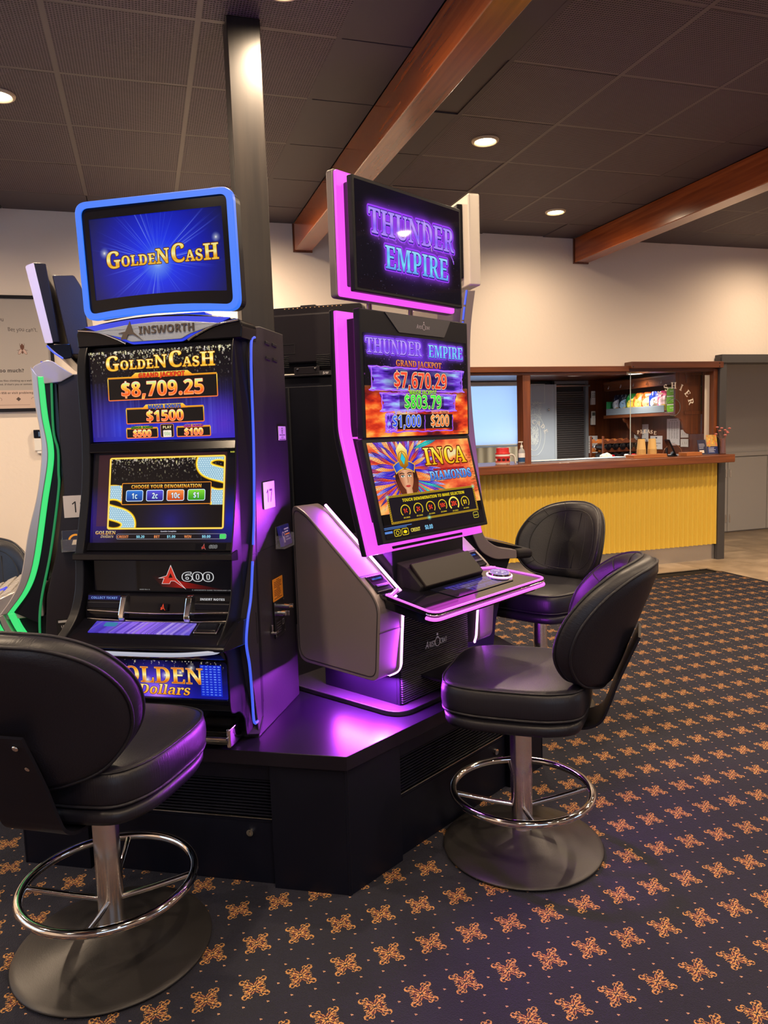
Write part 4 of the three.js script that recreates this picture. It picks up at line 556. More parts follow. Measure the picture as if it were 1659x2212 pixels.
const lowT = canvas(1024, 700, (g, w, h) => {
  fire(g, 0, 0, w, h * 0.75, [[190, 50, 40], [235, 90, 50], [250, 130, 70], [255, 180, 90], [240, 220, 160]], 1.0);
  for (let i = 0; i < 60; i++) { g.fillStyle = `rgba(120,60,20,${0.15 + 0.3 * rnd()})`; g.fillRect(w * 0.93 + rnd() * 80, h * (0.15 + 0.5 * rnd()), 20 + 30 * rnd(), 8); }
  const cx = 290, cy = 230;
  const pal = [['#1c1ca0', '#3a2ad0', '#d8e0ff'], ['#e8561a', '#ff9a4a', '#ffd8a0'], ['#5a1ca8', '#7a3ae0', '#2a1460'], ['#ff7a2a', '#d83a1a', '#5a2ac8'], ['#12a0a0', '#2ad0c0', '#0a5a80']];
  for (let ring = 0; ring < 3; ring++) for (let i = 0; i < 22; i++) { const a = -Math.PI * 1.08 + (i + ring * 0.4) / 21 * Math.PI * 1.16; feather(g, cx + 70 * Math.cos(a), cy - 20 + 60 * Math.sin(a), a + (rnd() - 0.5) * 0.15, (330 - ring * 70) * (0.85 + 0.3 * rnd()), 30 - ring * 3, pal[(i + ring * 2) % 4]); }
  for (let i = 0; i < 12; i++) { feather(g, cx - 40, cy + 60, Math.PI * (0.58 + i * 0.045), 300, 20, pal[(i + 1) % 4]); feather(g, cx + 60, cy + 60, Math.PI * (0.42 - i * 0.035), 330, 20, pal[i % 3 === 0 ? 4 : (i + 2) % 4]); }
  feather(g, cx + 130, 60, -0.25, 260, 26, pal[4]);
  // dark hair, face, headband
  g.save(); g.translate(cx, 2); g.scale(0.78, 0.78); g.translate(-cx, -(cy - 252));
  g.fillStyle = '#3a1a10'; g.beginPath(); g.ellipse(cx + 6, cy + 110, 138, 190, 0, 0, 7); g.fill(); g.fillStyle = '#7a3418'; for (let i = 0; i < 16; i++) { g.beginPath(); g.ellipse(cx - 128 + i * 17, cy + 190, 5, 90, (i - 8) * 0.04, 0, 7); g.fill(); }
  g.fillStyle = grad(g, cx - 90, 0, cx + 90, 0, [[0, '#a85a38'], [0.45, '#eab088'], [1, '#c47a50']]); g.beginPath(); g.moveTo(cx - 88, cy + 20); g.bezierCurveTo(cx - 94, cy + 130, cx - 52, cy + 215, cx + 6, cy + 232); g.bezierCurveTo(cx + 60, cy + 215, cx + 98, cy + 130, cx + 92, cy + 20); g.closePath(); g.fill(); g.fillRect(cx - 30, cy + 205, 76, 70);
  for (const s of [-1, 1]) { const ex = cx + 4 + s * 42, ey = cy + 84; g.fillStyle = '#f6efe8'; g.beginPath(); g.ellipse(ex, ey, 23, 10, s * 0.06, 0, 7); g.fill(); g.fillStyle = '#4a6a50'; g.beginPath(); g.arc(ex, ey, 9, 0, 7); g.fill(); g.fillStyle = '#0a0808'; g.beginPath(); g.arc(ex, ey, 4.5, 0, 7); g.fill(); g.strokeStyle = '#1a0c08'; g.lineWidth = 5; g.beginPath(); g.ellipse(ex, ey, 24, 12, 0, Math.PI, 2 * Math.PI); g.stroke(); g.lineWidth = 8; g.beginPath(); g.moveTo(ex - s * 24, ey - 22); g.quadraticCurveTo(ex + s * 4, ey - 40, ex + s * 34, ey - 24); g.stroke(); }
  g.strokeStyle = '#8a4a2a'; g.lineWidth = 5; g.beginPath(); g.moveTo(cx + 14, cy + 84); g.quadraticCurveTo(cx + 22, cy + 140, cx + 8, cy + 148); g.stroke(); g.fillStyle = '#c83a34'; g.beginPath(); g.moveTo(cx - 28, cy + 180); g.quadraticCurveTo(cx - 8, cy + 166, cx + 6, cy + 172); g.quadraticCurveTo(cx + 20, cy + 166, cx + 38, cy + 180); g.quadraticCurveTo(cx + 6, cy + 206, cx - 28, cy + 180); g.fill();
  g.fillStyle = grad(g, cx - 130, 0, cx + 130, 0, [[0, '#1c3ab8'], [0.5, '#4a8ae8'], [1, '#2a1c90']]); g.beginPath(); g.moveTo(cx - 128, cy - 20); g.quadraticCurveTo(cx, cy - 120, cx + 136, cy - 20); g.lineTo(cx + 112, cy + 52); g.quadraticCurveTo(cx + 4, cy - 30, cx - 108, cy + 52); g.closePath(); g.fill(); g.lineWidth = 9; g.strokeStyle = '#e8b83a'; g.stroke();
  g.fillStyle = grad(g, 0, cy - 200, 0, cy + 10, [[0, '#fff0a0'], [0.5, '#e0a020'], [1, '#8a5208']]); g.beginPath(); g.moveTo(cx - 62, cy - 170); g.lineTo(cx + 8, cy - 250); g.lineTo(cx + 76, cy - 170); g.lineTo(cx + 58, cy - 20); g.lineTo(cx + 6, cy + 16); g.lineTo(cx - 46, cy - 20); g.closePath(); g.fill(); g.fillStyle = '#2ac8d8'; g.beginPath(); g.moveTo(cx + 6, cy - 150); g.lineTo(cx + 40, cy - 85); g.lineTo(cx + 6, cy - 20); g.lineTo(cx - 28, cy - 85); g.closePath(); g.fill(); g.lineWidth = 7; g.strokeStyle = '#a86a10'; g.stroke(); for (const s of [-1, 1]) { g.beginPath(); g.moveTo(cx + 6, cy - 160); g.quadraticCurveTo(cx + 6 + s * 60, cy - 150, cx + 6 + s * 52, cy - 60); g.stroke(); }
  g.restore();
  // titles
  text(g, 'INCA', w * 0.715, h * 0.185, 'bold 190px serif', { sx: 0.92, fill: ['#fff47a', '#ffd21c', '#f0b010'], strokes: [['#7a1c08', 20], ['#2a1000', 6]] }); g.fillStyle = '#a81c1c'; g.fillRect(w * 0.56, h * 0.325, w * 0.33, 14);
  text(g, 'DIAMONDS', w * 0.735, h * 0.405, 'bold 92px serif', { sx: 0.86, fill: ['#9adcff', '#3a8af0', '#1440b8'], strokes: [['#0a1c6a', 14], ['#cfeaff', 3]] });
  // denomination panel
  g.fillStyle = '#120d14'; g.fillRect(0, h * 0.86, w, h * 0.14); const px = w * 0.075, py = h * 0.575, pw = w * 0.87, ph = h * 0.275; g.fillStyle = '#17121a'; g.fillRect(px, py, pw, ph); g.strokeStyle = '#c8a020'; g.lineWidth = 15; g.strokeRect(px, py, pw, ph); g.setLineDash([9, 6]); g.strokeStyle = '#5a4208'; g.lineWidth = 9; g.strokeRect(px, py, pw, ph); g.setLineDash([]);
  text(g, 'TOUCH DENOMINATION TO MAKE SELECTION', w * 0.52, py + ph * 0.19, 'bold 33px sans-serif', { sx: 0.9, fill: '#ffe21c', strokes: [['#3a2a00', 3]] });
  ['1¢', '2¢', '5¢', '10¢', '20¢', '$1'].forEach((s, i) => { const x = px + pw * (0.16 + i * 0.14), y = py + ph * 0.60, r = i === 4 ? 50 : 43; g.lineWidth = i === 4 ? 13 : 7; g.strokeStyle = i === 4 ? '#ffe95a' : '#f0d020'; g.beginPath(); g.arc(x, y, r, 0.75 * Math.PI, 2.25 * Math.PI); g.stroke(); text(g, s, x, y, `bold ${i === 4 ? 50 : 46}px sans-serif`, { sx: 0.8, fill: i === 5 ? '#ffe21c' : '#ff4a2a', strokes: [['#6a1008', 4]] }); text(g, '20 LINES', x, y + r + 6, 'bold 15px sans-serif', { fill: '#f0d020' }); });
  for (const [x, y] of [[px, py], [px + pw, py], [px + pw * 0.4, py + ph]]) sparkle(g, x, y, 26, '160,255,240');
  for (let i = 0; i < 2; i++) { rr(g, w * (0.075 + i * 0.07), h * 0.92, 58, 46, 8); g.strokeStyle = '#ffe21c'; g.lineWidth = 4; g.stroke(); g.fillStyle = '#ffe21c'; g.beginPath(); if (i) g.ellipse(w * 0.145 + 29, h * 0.92 + 24, 17, 12, 0, 0, 7); else g.arc(w * 0.075 + 29, h * 0.92 + 23, 13, 0, 7); i ? g.fill() : g.stroke(); }
  text(g, 'CREDIT', w * 0.27, h * 0.952, 'bold 38px sans-serif', { sx: 0.7, fill: '#ffe95a' }); text(g, '$0.00', w * 0.40, h * 0.95, 'bold 46px sans-serif', { sx: 0.7, fill: '#8ad8ff' }); g.fillStyle = '#5a8ad8'; g.fillRect(w * 0.0, h * 0.925, 62, 16); g.fillRect(w * 0.0, h * 0.885, 250, 5); g.fillRect(0, h * 0.9, 200, 4);
  rr(g, w * 0.885, h * 0.875, 56, 46, 8); g.strokeStyle = '#e8d83a'; g.lineWidth = 4; g.stroke(); text(g, 'START', w * 0.912, h * 0.91, 'bold 15px sans-serif', { fill: '#e8d83a' });
});
const aristo = (g, x, y, s, c) => { g.save(); g.translate(x, y); g.scale(s, s); text(g, 'A', -96, 0, 'italic 60px sans-serif', { fill: c, sx: 0.8 }); text(g, 'RIST', -44, 4, '42px sans-serif', { fill: c, sx: 0.72 }); g.strokeStyle = c; g.lineWidth = 4.5; g.beginPath(); g.ellipse(8, 0, 23, 27, 0, 0, 7); g.stroke(); text(g, 'CRAT', 66, 4, '42px sans-serif', { fill: c, sx: 0.72 }); g.fillStyle = c; g.beginPath(); g.arc(8, -46, 8, 0, 7); g.fill(); g.fillRect(-2, -32, 20, 4); g.restore(); };
const pinkMachine = machine('grey gaming machine with pink lit frames and purple lettering above a feathered headdress picture', 30);
{
  const t = pinkMachine, xc = 0.005;
  part('foot_plate', plan(rpoly([[-0.27, -0.34], [0.29, -0.34], [0.29, -0.925, 0.08], [-0.255, -0.925, 0.08]], 0.01), 0.018, Y0, 0.003), M.panel, t);
  part('cabinet', [rbox(0.40, 0.56, 0.36, 0.004, xc, 0.74, 0.68), rbox(0.17, 0.80, 0.12, 0.004, xc + 0.03, 1.40, 0.66)], M.satin, t);
  // grey side pods: rounded slab sides with a sloping top
  const podProf = [[0.505, 0.595, 0.05], [0.505, 1.165, 0.055], [0.575, 1.135, 0.03], [0.885, 0.885, 0.06], [0.915, 0.84, 0.03], [0.895, 0.59, 0.035]];
  for (const s of [-1, 1]) {
    const a = s < 0 ? [-0.325, -0.215] : [0.225, 0.335], pod = part('side_pod', creased(side(rpoly(s < 0 ? podProf : podProf.map(([z, y, r]) => [z < 0.53 ? 0.575 : z, y, r])), a[0], a[1], 0.006, 12), 0.5), M.grey, t);
    const q = podProf.map(([z, y, r]) => [z + (0.70 - z) * 0.05, y + (0.85 - y) * 0.05, r]);
    const pts = rpoly(q).getPoints(8).map((p) => [s < 0 ? a[0] - 0.0003 : a[1] + 0.0003, p.y, p.x]);
    part('panel_seam', tube(pts, 0.0016, 200, true, 5, 0), M.thread, pod);
    part('panel_seam', [box(0.112, 0.002, 0.002, (a[0] + a[1]) / 2, 0.932, 0.828).translate(0, 0.0015, 0.001), box(0.112, 0.002, 0.002, (a[0] + a[1]) / 2, 0.755, 0.9085)], M.thread, pod);
    // card and ticket reader let into the slope
    const rd = part('reader', [rbox(0.080, 0.075, 0.01, 0.006)], M.black, t, [(a[0] + a[1]) / 2 + s * -0.004, 0.905, 0.861], [-(Math.PI / 2 - Math.atan2(0.25, 0.31)), 0, 0]);
    part('display', sheet(0.058, 0.018, 0, 0.02, 0.006), screenMat(strip(128, 40, '#040612', (g) => text(g, s < 0 ? 'WELCOME' : '08:53 PM', 64, 21, 'bold 20px sans-serif', { fill: '#3a8aff' })), 1.1), rd);
    part('reader_slot', rbox(0.058, 0.012, 0.012, 0.003, 0, -0.012, 0.003), M.satin, rd);
  }
  // hot pink light lines: down the slope, round the deck, down the front edge of the pods
  const slope = (x) => tube([[x, 1.150, 0.560], [x, 0.876, 0.908]], 0.0052, 4, false, 8);
  for (const x of [-0.213, 0.223]) {
    part('light_line', slope(x), M.pinkHot, t);
    part('light_line', tube([[x, 0.80, 0.914], [x, 0.66, 0.902], [x, 0.622, 0.898], [x - Math.sign(x) * -0.006, 0.598, 0.886], [x + Math.sign(x) * 0.03, 0.588, 0.87]], 0.0045, 40, false, 8), M.pinkHot, t);
  }
  // ribbed front with the maker's name
  const gr = part('grille_board', [rbox(0.40, 0.33, 0.012, 0.003, xc, 0.63, 0.866)], M.satin, t);
  for (let k = 0; k < 40; k++) part('rib', rbox(0.385, 0.0048, 0.009, 0.001, xc, 0.475 + k * 0.0079, 0.8745), M.ribs ??= mat({ color: rgb(0.06, 0.06, 0.075), roughness: 0.35, metalness: 0.4 }), gr);
  part('logo', sheet(0.15, 0.075, xc + 0.0, 0.655, 0.8805), phys({ map: tex(canvas(320, 160, (g) => { g.clearRect(0, 0, 320, 160); aristo(g, 160, 95, 1.25, '#e8e8f0'); })), transparent: true, alphaTest: 0.4, roughness: 0.4 }), t);
  part('lower_lip', rbox(0.30, 0.012, 0.10, 0.004, xc + 0.06, 0.545, 0.92), M.satin, t);
  // button deck
  const dk = rpoly([[-0.30, -0.895, 0.01], [0.30, -0.895, 0.01], [0.325, -1.155, 0.035], [-0.335, -1.155, 0.035]]), tiltD = [0.10, 0, 0], dp = (y) => [0, y + 0.09, 0];
  const deck = part('button_deck', plan(dk, 0.014, 0, 0.003), M.glassBlack, t, [0, 0.956, -0.004], tiltD);
  part('deck_underside', creased(plan(rpoly([[-0.29, -0.89, 0.01], [0.29, -0.89, 0.01], [0.31, -1.13, 0.03], [-0.32, -1.13, 0.03]]), 0.032, -0.032, 0.012), 0.6), M.black, deck);
  const edgePts = (o) => rpoly([[-0.30 + o, -0.92, 0.01], [0.30 - o, -0.92, 0.01], [0.325 - o, -1.155 + o, 0.035], [-0.335 + o, -1.155 + o, 0.035]]).getPoints(8);
  const edge = (o, y, r, cut) => { const p = edgePts(o).map((q) => [q.x, y, -q.y]); const i = p.findIndex((q) => q[2] < 0.93 && q[0] > 0); void i; const a = [[0.30 - o, y, 0.925], ...p.filter((q) => q[2] > 0.93 && q[0] > 0), ...p.filter((q) => q[2] > 0.93 && q[0] < 0), [-0.30 + o, y, 0.925]]; return tube(cut ? a.filter((q) => q[2] > 1.10) : a, r, 120, false, 8, 0); };
  part('light_line', edge(0.004, 0.016, 0.004, false), M.pinkLine ??= glow(1.0, 0.16, 0.95, 1.2), deck);
  part('light_line', edge(0.0, -0.006, 0.006, true), M.pinkLine, deck);
  part('chrome_line', edge(0.001, 0.006, 0.003, true), M.chrome, deck);
  for (const s of [-1, 1]) part('light_line', tube([[s * 0.218, 0.016, 0.905], [s * 0.30, 0.016, 0.945]], 0.006, 4), M.pinkLine, deck);
  part('deck_screen', uvbox(box(0.33, 0.115, 0.002)), screenMat(canvas(512, 180, (g) => { g.fillStyle = '#15131c'; g.fillRect(0, 0, 512, 180); title(g, 'THUNDER', 270, 62, 74, ['#5a52d0', '#4a3ab8'], '#2a2080'); title(g, 'EMPIRE', 300, 132, 66, ['#5a62d0', '#3a3ab0'], '#2a2080'); }), 0.55, 0.06), deck, [0.03, 0.0155, 1.035], [-Math.PI / 2, 0, 0]);
  part('spin_button', [cyl(0.040, 0.046, 0.012, 0, 0, 0, 48)], M.chrome, deck, [0.215, 0.021, 1.02]);
  part('button_top', [lathe([[0.036, 0.006], [0.034, 0.010], [0.02, 0.012], [0, 0.0125]], 40)], screenMat(canvas(128, 128, (g) => { g.fillStyle = '#c8a8e8'; g.fillRect(0, 0, 128, 128); for (let i = 0; i < 60; i++) { g.fillStyle = `rgba(${rnd() < 0.5 ? '60,30,90' : '255,240,255'},.5)`; g.fillRect(rnd() * 128, rnd() * 128, 20 * rnd(), 8); } }), 0.8), deck, [0.215, 0.021, 1.02]);
  part('button_ring', new THREE.TorusGeometry(0.045, 0.003, 8, 48).rotateX(Math.PI / 2), M.pinkHot, deck, [0.215, 0.018, 1.02]);
  part('deck_label', sheet(0.05, 0.02).rotateX(-Math.PI / 2), screenMat(strip(64, 32, '#1a1c4a', (g) => { g.fillStyle = '#5a6af0'; g.fillRect(4, 6, 50, 8); g.fillRect(4, 18, 40, 8); }), 0.7), deck, [0.20, 0.0155, 0.93]);
  // hood between the screens and the deck
  part('hood', creased(side(rpoly([[0.74, 0.972], [0.845, 0.966, 0.01], [0.905, 0.945, 0.01], [0.965, 0.888, 0.006], [0.955, 0.87], [0.74, 0.87]], 0.004), -0.175, 0.185, 0.004), 0.5), M.matt, t);
  part('hood_cover', rbox(0.33, 0.098, 0.012, 0.004), phys({ color: rgb(0.014, 0.011, 0.011), roughness: 0.42, specularIntensity: 0.25 }), t, [xc, 0.921, 0.938], [-0.76, 0, 0]);
  part('screen_stand', side(poly([[0.66, 0.92], [0.79, 0.92], [0.79, 1.0], [0.72, 1.38], [0.70, 1.75], [0.66, 1.75]]), -0.08, 0.10), M.satin, t);
  // screens: glowing back plates, deep black bezels in front
  const zf = (y) => y > 1.40 ? 0.752 : 0.752 + (1.40 - y) * 0.235;
  const plateProf = [[0.735, 1.80, 0.004], [0.752, 1.80, 0.004], [0.752, 1.41, 0.03], [0.862, 1.003, 0.004], [0.842, 1.001, 0.004], [0.733, 1.40, 0.03]];
  part('frame_light', creased(side(rpoly(plateProf), -0.310, 0.330, 0.006), 0.5), M.pink, t);
  part('frame_back', creased(side(rpoly(plateProf.map(([z, y, r]) => [z - 0.012, y + (y > 1.5 ? 0.003 : y < 1.2 ? -0.003 : 0), r])), -0.315, 0.335, 0.004), 0.5), M.satin, t);
  part('screen_box', [side(poly([[0.752, 1.775], [0.80, 1.775], [0.80, 1.39], [0.752, 1.39]]), -0.262, 0.278), side(poly([[0.752, 1.385], [0.80, 1.38], [0.855, 1.11], [0.80, 1.10]]), -0.262, 0.278)], M.black, t);
  const slab = (name, w, h, d, m, p, r) => part(name, uvbox(rbox(w, h, d, 0.004)), m, t, p, r);
  slab('upper_bezel', 0.585, 0.418, 0.03, M.satin, [xc + 0.005, 1.592, 0.815], [0, 0, 0]);
  part('upper_screen', uvbox(box(0.560, 0.338, 0.004)), screenMat(upT, 1.0, 0.12), t, [xc + 0.005, 1.556, 0.830]);
  part('name_plate', ext(rpoly([[-0.17, 0.032], [0.19, 0.032], [0.15, -0.030], [-0.10, -0.030]], 0.004), 0.004), mat({ color: rgb(0.05, 0.048, 0.06), roughness: 0.4 }), t, [xc, 1.767, 0.829]);
  part('logo', sheet(0.09, 0.045, xc + 0.03, 1.768, 0.8345), phys({ map: tex(canvas(320, 160, (g) => { g.clearRect(0, 0, 320, 160); aristo(g, 160, 95, 1.25, '#a8a0b0'); })), transparent: true, alphaTest: 0.4, roughness: 0.4 }), t);
  const la = 0.231, lz = 0.862, ly = 1.209;
  slab('lower_bezel', 0.592, 0.352, 0.03, M.satin, [xc + 0.007, ly, lz - 0.013], [-la, 0, 0]);
  part('lower_screen', uvbox(box(0.556, 0.322, 0.004)), screenMat(lowT, 1.0, 0.12), t, [xc + 0.005, ly + 0.003, lz + 0.003], [-la, 0, 0]); void zf;
  // top display on two chrome posts
  for (const x of [-0.12, 0.10]) part('chrome_post', cyl(0.011, 0.011, 0.08, x, 1.83, 0.72), M.chrome, t);
  part('top_frame_light', ext(rpoly([[-0.288, 1.848], [0.332, 1.848], [0.332, 2.246], [-0.288, 2.246]], 0.012), 0.016, 0.735, 0.005), M.pink, t);
  part('top_frame_back', ext(rpoly([[-0.293, 1.845], [0.337, 1.845], [0.337, 2.250], [-0.293, 2.250]], 0.014), 0.03, 0.712, 0.004), M.grey, t);
  part('top_box', rbox(0.55, 0.33, 0.045, 0.006, 0.02, 2.045, 0.772), M.black, t);
  slab('top_bezel', 0.578, 0.362, 0.024, M.satin, [xc + 0.012, 2.040, 0.795], [0, 0, 0]);
  part('top_screen', uvbox(box(0.556, 0.338, 0.004)), screenMat(topT, 0.95, 0.04), t, [xc + 0.012, 2.040, 0.8065]);
  // what the light lines throw on their surroundings
  const PK = [0.56, 0.06, 1.0];
  for (const [x, s] of [[-0.213, -1], [0.223, 1]]) {
    area(t, [x, 1.03, 0.735], [s * 0.75, 0.5, 0.43], 0.40, 0.008, PK, 800, [0, 0.62, -0.78]);
    area(t, [x, 0.70, 0.915], [s * 0.6, 0, 0.8], 0.008, 0.2, PK, 420);
    area(t, [x + s * 0.02, 0.582, 0.86], [s * 0.42, -0.9, 0.12], 0.10, 0.014, PK, 2200);
  }
  part('light_line', tube([[-0.235, 0.587, 0.86], [-0.235, 0.587, 0.60]], 0.0045, 4, false, 8), M.pinkHot, t);
  area(t, [-0.235, 0.581, 0.73], [-0.45, -0.9, 0], 0.26, 0.012, PK, 900, [0, 0, 1]);
  area(t, [-0.303, 1.60, 0.756], [0, 0, 1], 0.03, 0.36, GL.pink, 2); area(t, [0.01, 1.79, 0.756], [0, 0.3, 1], 0.6, 0.02, GL.pink, 2);
  area(t, [-0.30, 1.22, 0.80], [0, 0.2, 1], 0.03, 0.36, GL.pink, 2); area(t, [0, 1.016, 0.870], [0, -0.5, 0.86], 0.6, 0.03, GL.pink, 1.5);
  area(t, [0, 1.862, 0.756], [0, -0.3, 1], 0.58, 0.02, GL.pink, 2); area(t, [-0.27, 2.05, 0.756], [0, 0, 1], 0.03, 0.36, GL.pink, 2);
  area(t, [0, 0.855, 1.17], [0, -0.3, 0.95], 0.6, 0.008, PK, 30);
}
// ---------------------------------------------------------------- machine with green light bands, seen from its side
const greenMachine = machine('black gaming machine with a curved silver edge and green light bands, seen side on', -90);
{
  const t = greenMachine, W = 0.27;
  part('cabinet', side(poly([[0.485, 0.45], [0.86, 0.45], [0.895, 0.60], [0.90, 0.70], [0.885, 0.85], [0.84, 1.01], [0.80, 1.23], [0.80, 1.42], [0.79, 1.648], [0.485, 1.648]]), -W, W, 0.003), M.panel, t);
  const outer = [[0.874, 1.672], [0.872, 1.565], [0.860, 1.42], [0.864, 1.351], [0.888, 1.22], [0.927, 1.087], [0.966, 0.921], [1.0, 0.855], [1.045, 0.795]];
  const mid = [[0.850, 1.64], [0.846, 1.499], [0.836, 1.40], [0.838, 1.345], [0.868, 1.201], [0.922, 0.951], [0.955, 0.875], [1.012, 0.800]];
  const inner = [[0.812, 1.63], [0.818, 1.45], [0.808, 1.38], [0.812, 1.30], [0.817, 1.231], [0.859, 1.014], [0.902, 0.846], [0.916, 0.75], [0.915, 0.66], [0.895, 0.56]];
  const band = (a, b, x0, x1, bev = 0.003) => creased(side(poly([...smooth(a, false, 40), ...smooth(b, false, 40).reverse()]), x0, x1, bev), 0.5);
  const shift = (l, dz, dy = 0) => l.map(([z, y]) => [z + dz, y + dy]);
  const low = [[1.045, 0.795], [1.03, 0.74], [0.998, 0.69], [0.955, 0.60], [0.93, 0.50]], lowM = [[1.012, 0.800], [0.992, 0.745], [0.965, 0.69], [0.93, 0.60], [0.91, 0.50]];
  for (const s of [-1, 1]) {
    const e = (w) => s > 0 ? [W - 0.03, W + w] : [-W - w, -W + 0.03];
    part('silver_edge', band(outer, shift(mid, 0.004), ...e(0.02)), M.silver, t);
    part('light_band', band(shift(mid, 0.005), shift(mid, -0.014), ...e(0.014)), M.greenGlow, t);
    part('dark_inset', band(shift(mid, -0.014), inner.slice(0, 8), ...e(0.004)), M.satin, t);
    part('light_line', tube(inner.map(([z, y]) => [s * (W + 0.004), y, z]), 0.0042, 60, false, 8), M.greenDim, t);
    part('silver_edge', band(low, shift(lowM, 0.018), ...e(0.02)), M.silver, t);
    part('light_band', band(shift(lowM, 0.006), shift(lowM, -0.016), ...e(0.014)), M.greenGlow, t);
    part('light_foot', creased(side(poly([[1.06, 0.78], [1.04, 0.73], [1.012, 0.69], [0.985, 0.62], [1.02, 0.60], [1.075, 0.66], [1.09, 0.74]]), ...e(0.012), 0.004), 0.5), M.greenGlow, t);
    area(t, [s * (W + 0.02), 1.25, 0.852], [s, 0, 0], 0.018, 0.7, GL.green, 2);
  }
  part('cap', creased(side(rpoly([[0.870, 1.61], [0.878, 1.672, 0.03], [0.812, 1.702, 0.03], [0.775, 1.672, 0.03], [0.735, 1.645], [0.78, 1.62]], 0.004), -W, W + 0.012, 0.005), 0.5), phys({ color: rgb(0.55, 0.52, 0.50), roughness: 0.25, transmission: 0.35, thickness: 0 }), t);
  part('cap_light', box(2 * W, 0.05, 0.008, 0.006, 1.668, 0.838), M.blueDim, t);
  part('front_panel', side(poly([[0.80, 1.62], [0.85, 1.62], [0.84, 1.36], [0.90, 1.08], [0.94, 0.92], [0.88, 0.90], [0.80, 1.3]]), -W + 0.03, W - 0.03), M.black, t);
  part('button_deck', creased(side(rpoly([[0.90, 0.875], [0.99, 0.875], [1.17, 0.800, 0.01], [1.18, 0.775, 0.01], [1.0, 0.775], [0.90, 0.775]], 0.006), -W, W, 0.004), 0.5), M.silver, t);
  for (let i = 0; i < 6; i++) for (let j = 0; j < 3; j++) part('button', rbox(0.062, 0.012, 0.040, 0.004), i === 3 && j === 1 ? M.blueDim : (M.keys ??= mat({ color: rgb(0.34, 0.31, 0.29), roughness: 0.4 })), t, [-0.2 + i * 0.078, 0.872 - 0.4 * (0.03 + j * 0.05), 1.025 + j * 0.05], [0.39, 0, 0]);
  part('apron', side(poly([[0.88, 0.775], [1.0, 0.775], [0.95, 0.62], [0.90, 0.47], [0.86, 0.47]]), -W + 0.02, W - 0.02), M.satin, t);
  // top display leaning forward
  part('top_display', creased(side(rpoly([[0.864, 2.022, 0.015], [0.838, 2.034, 0.004], [0.800, 2.032, 0.004], [0.775, 1.76], [0.820, 1.757]], 0.004), -W + 0.0, W + 0.005, 0.006), 0.5), M.satin, t);
  part('display_edge', side(rpoly([[0.866, 2.020, 0.01], [0.838, 2.031, 0.004], [0.796, 1.757], [0.822, 1.756]], 0.003), W + 0.004, W + 0.012), mat({ color: rgb(0.66, 0.60, 0.66), roughness: 0.4, metalness: 0.2 }), t);
  part('display_back', creased(side(rpoly([[0.785, 1.998, 0.008], [0.712, 2.000, 0.008], [0.690, 1.96, 0.01], [0.67, 1.72], [0.745, 1.72]], 0.004), -W + 0.05, W - 0.02, 0.008), 0.5), M.panel, t);
  part('display_chin', creased(side(rpoly([[0.820, 1.755], [0.795, 1.73, 0.01], [0.765, 1.700, 0.012], [0.735, 1.706, 0.012], [0.74, 1.755]], 0.004), -W + 0.01, W, 0.005), 0.5), M.black, t);
  part('chin_light', tube([[W + 0.002, 1.748, 0.818], [W + 0.002, 1.725, 0.797], [W + 0.002, 1.703, 0.768]], 0.0035, 16), M.blueStrip, t);
  part('display_neck', rbox(0.2, 0.12, 0.05, 0.004, 0, 1.69, 0.71), M.satin, t);
  const S = W + 0.002;
  part('number_card', uvbox(box(0.105, 0.080, 0.002)), printMat(strip(256, 200, '#d8d2d0', (g) => text(g, '18', 128, 106, '140px sans-serif', { fill: '#141414', sx: 0.9 })), 0.5), t, [S, 1.171, 0.752], [0, Math.PI / 2, 0]);
  part('licence_label', uvbox(box(0.06, 0.09, 0.001)), printMat(strip(96, 144, '#0c0b10', (g) => { g.fillStyle = '#bbb'; g.fillRect(10, 10, 70, 14); text(g, 'LIGHT', 50, 46, 'bold 18px sans-serif', { fill: '#ccc' }); text(g, 'ZONE', 50, 64, 'bold 18px sans-serif', { fill: '#ccc' }); for (let i = 0; i < 4; i++) g.fillRect(16, 84 + i * 13, 56, 3); })), t, [S, 0.715, 0.83], [0, Math.PI / 2, 0]);
}
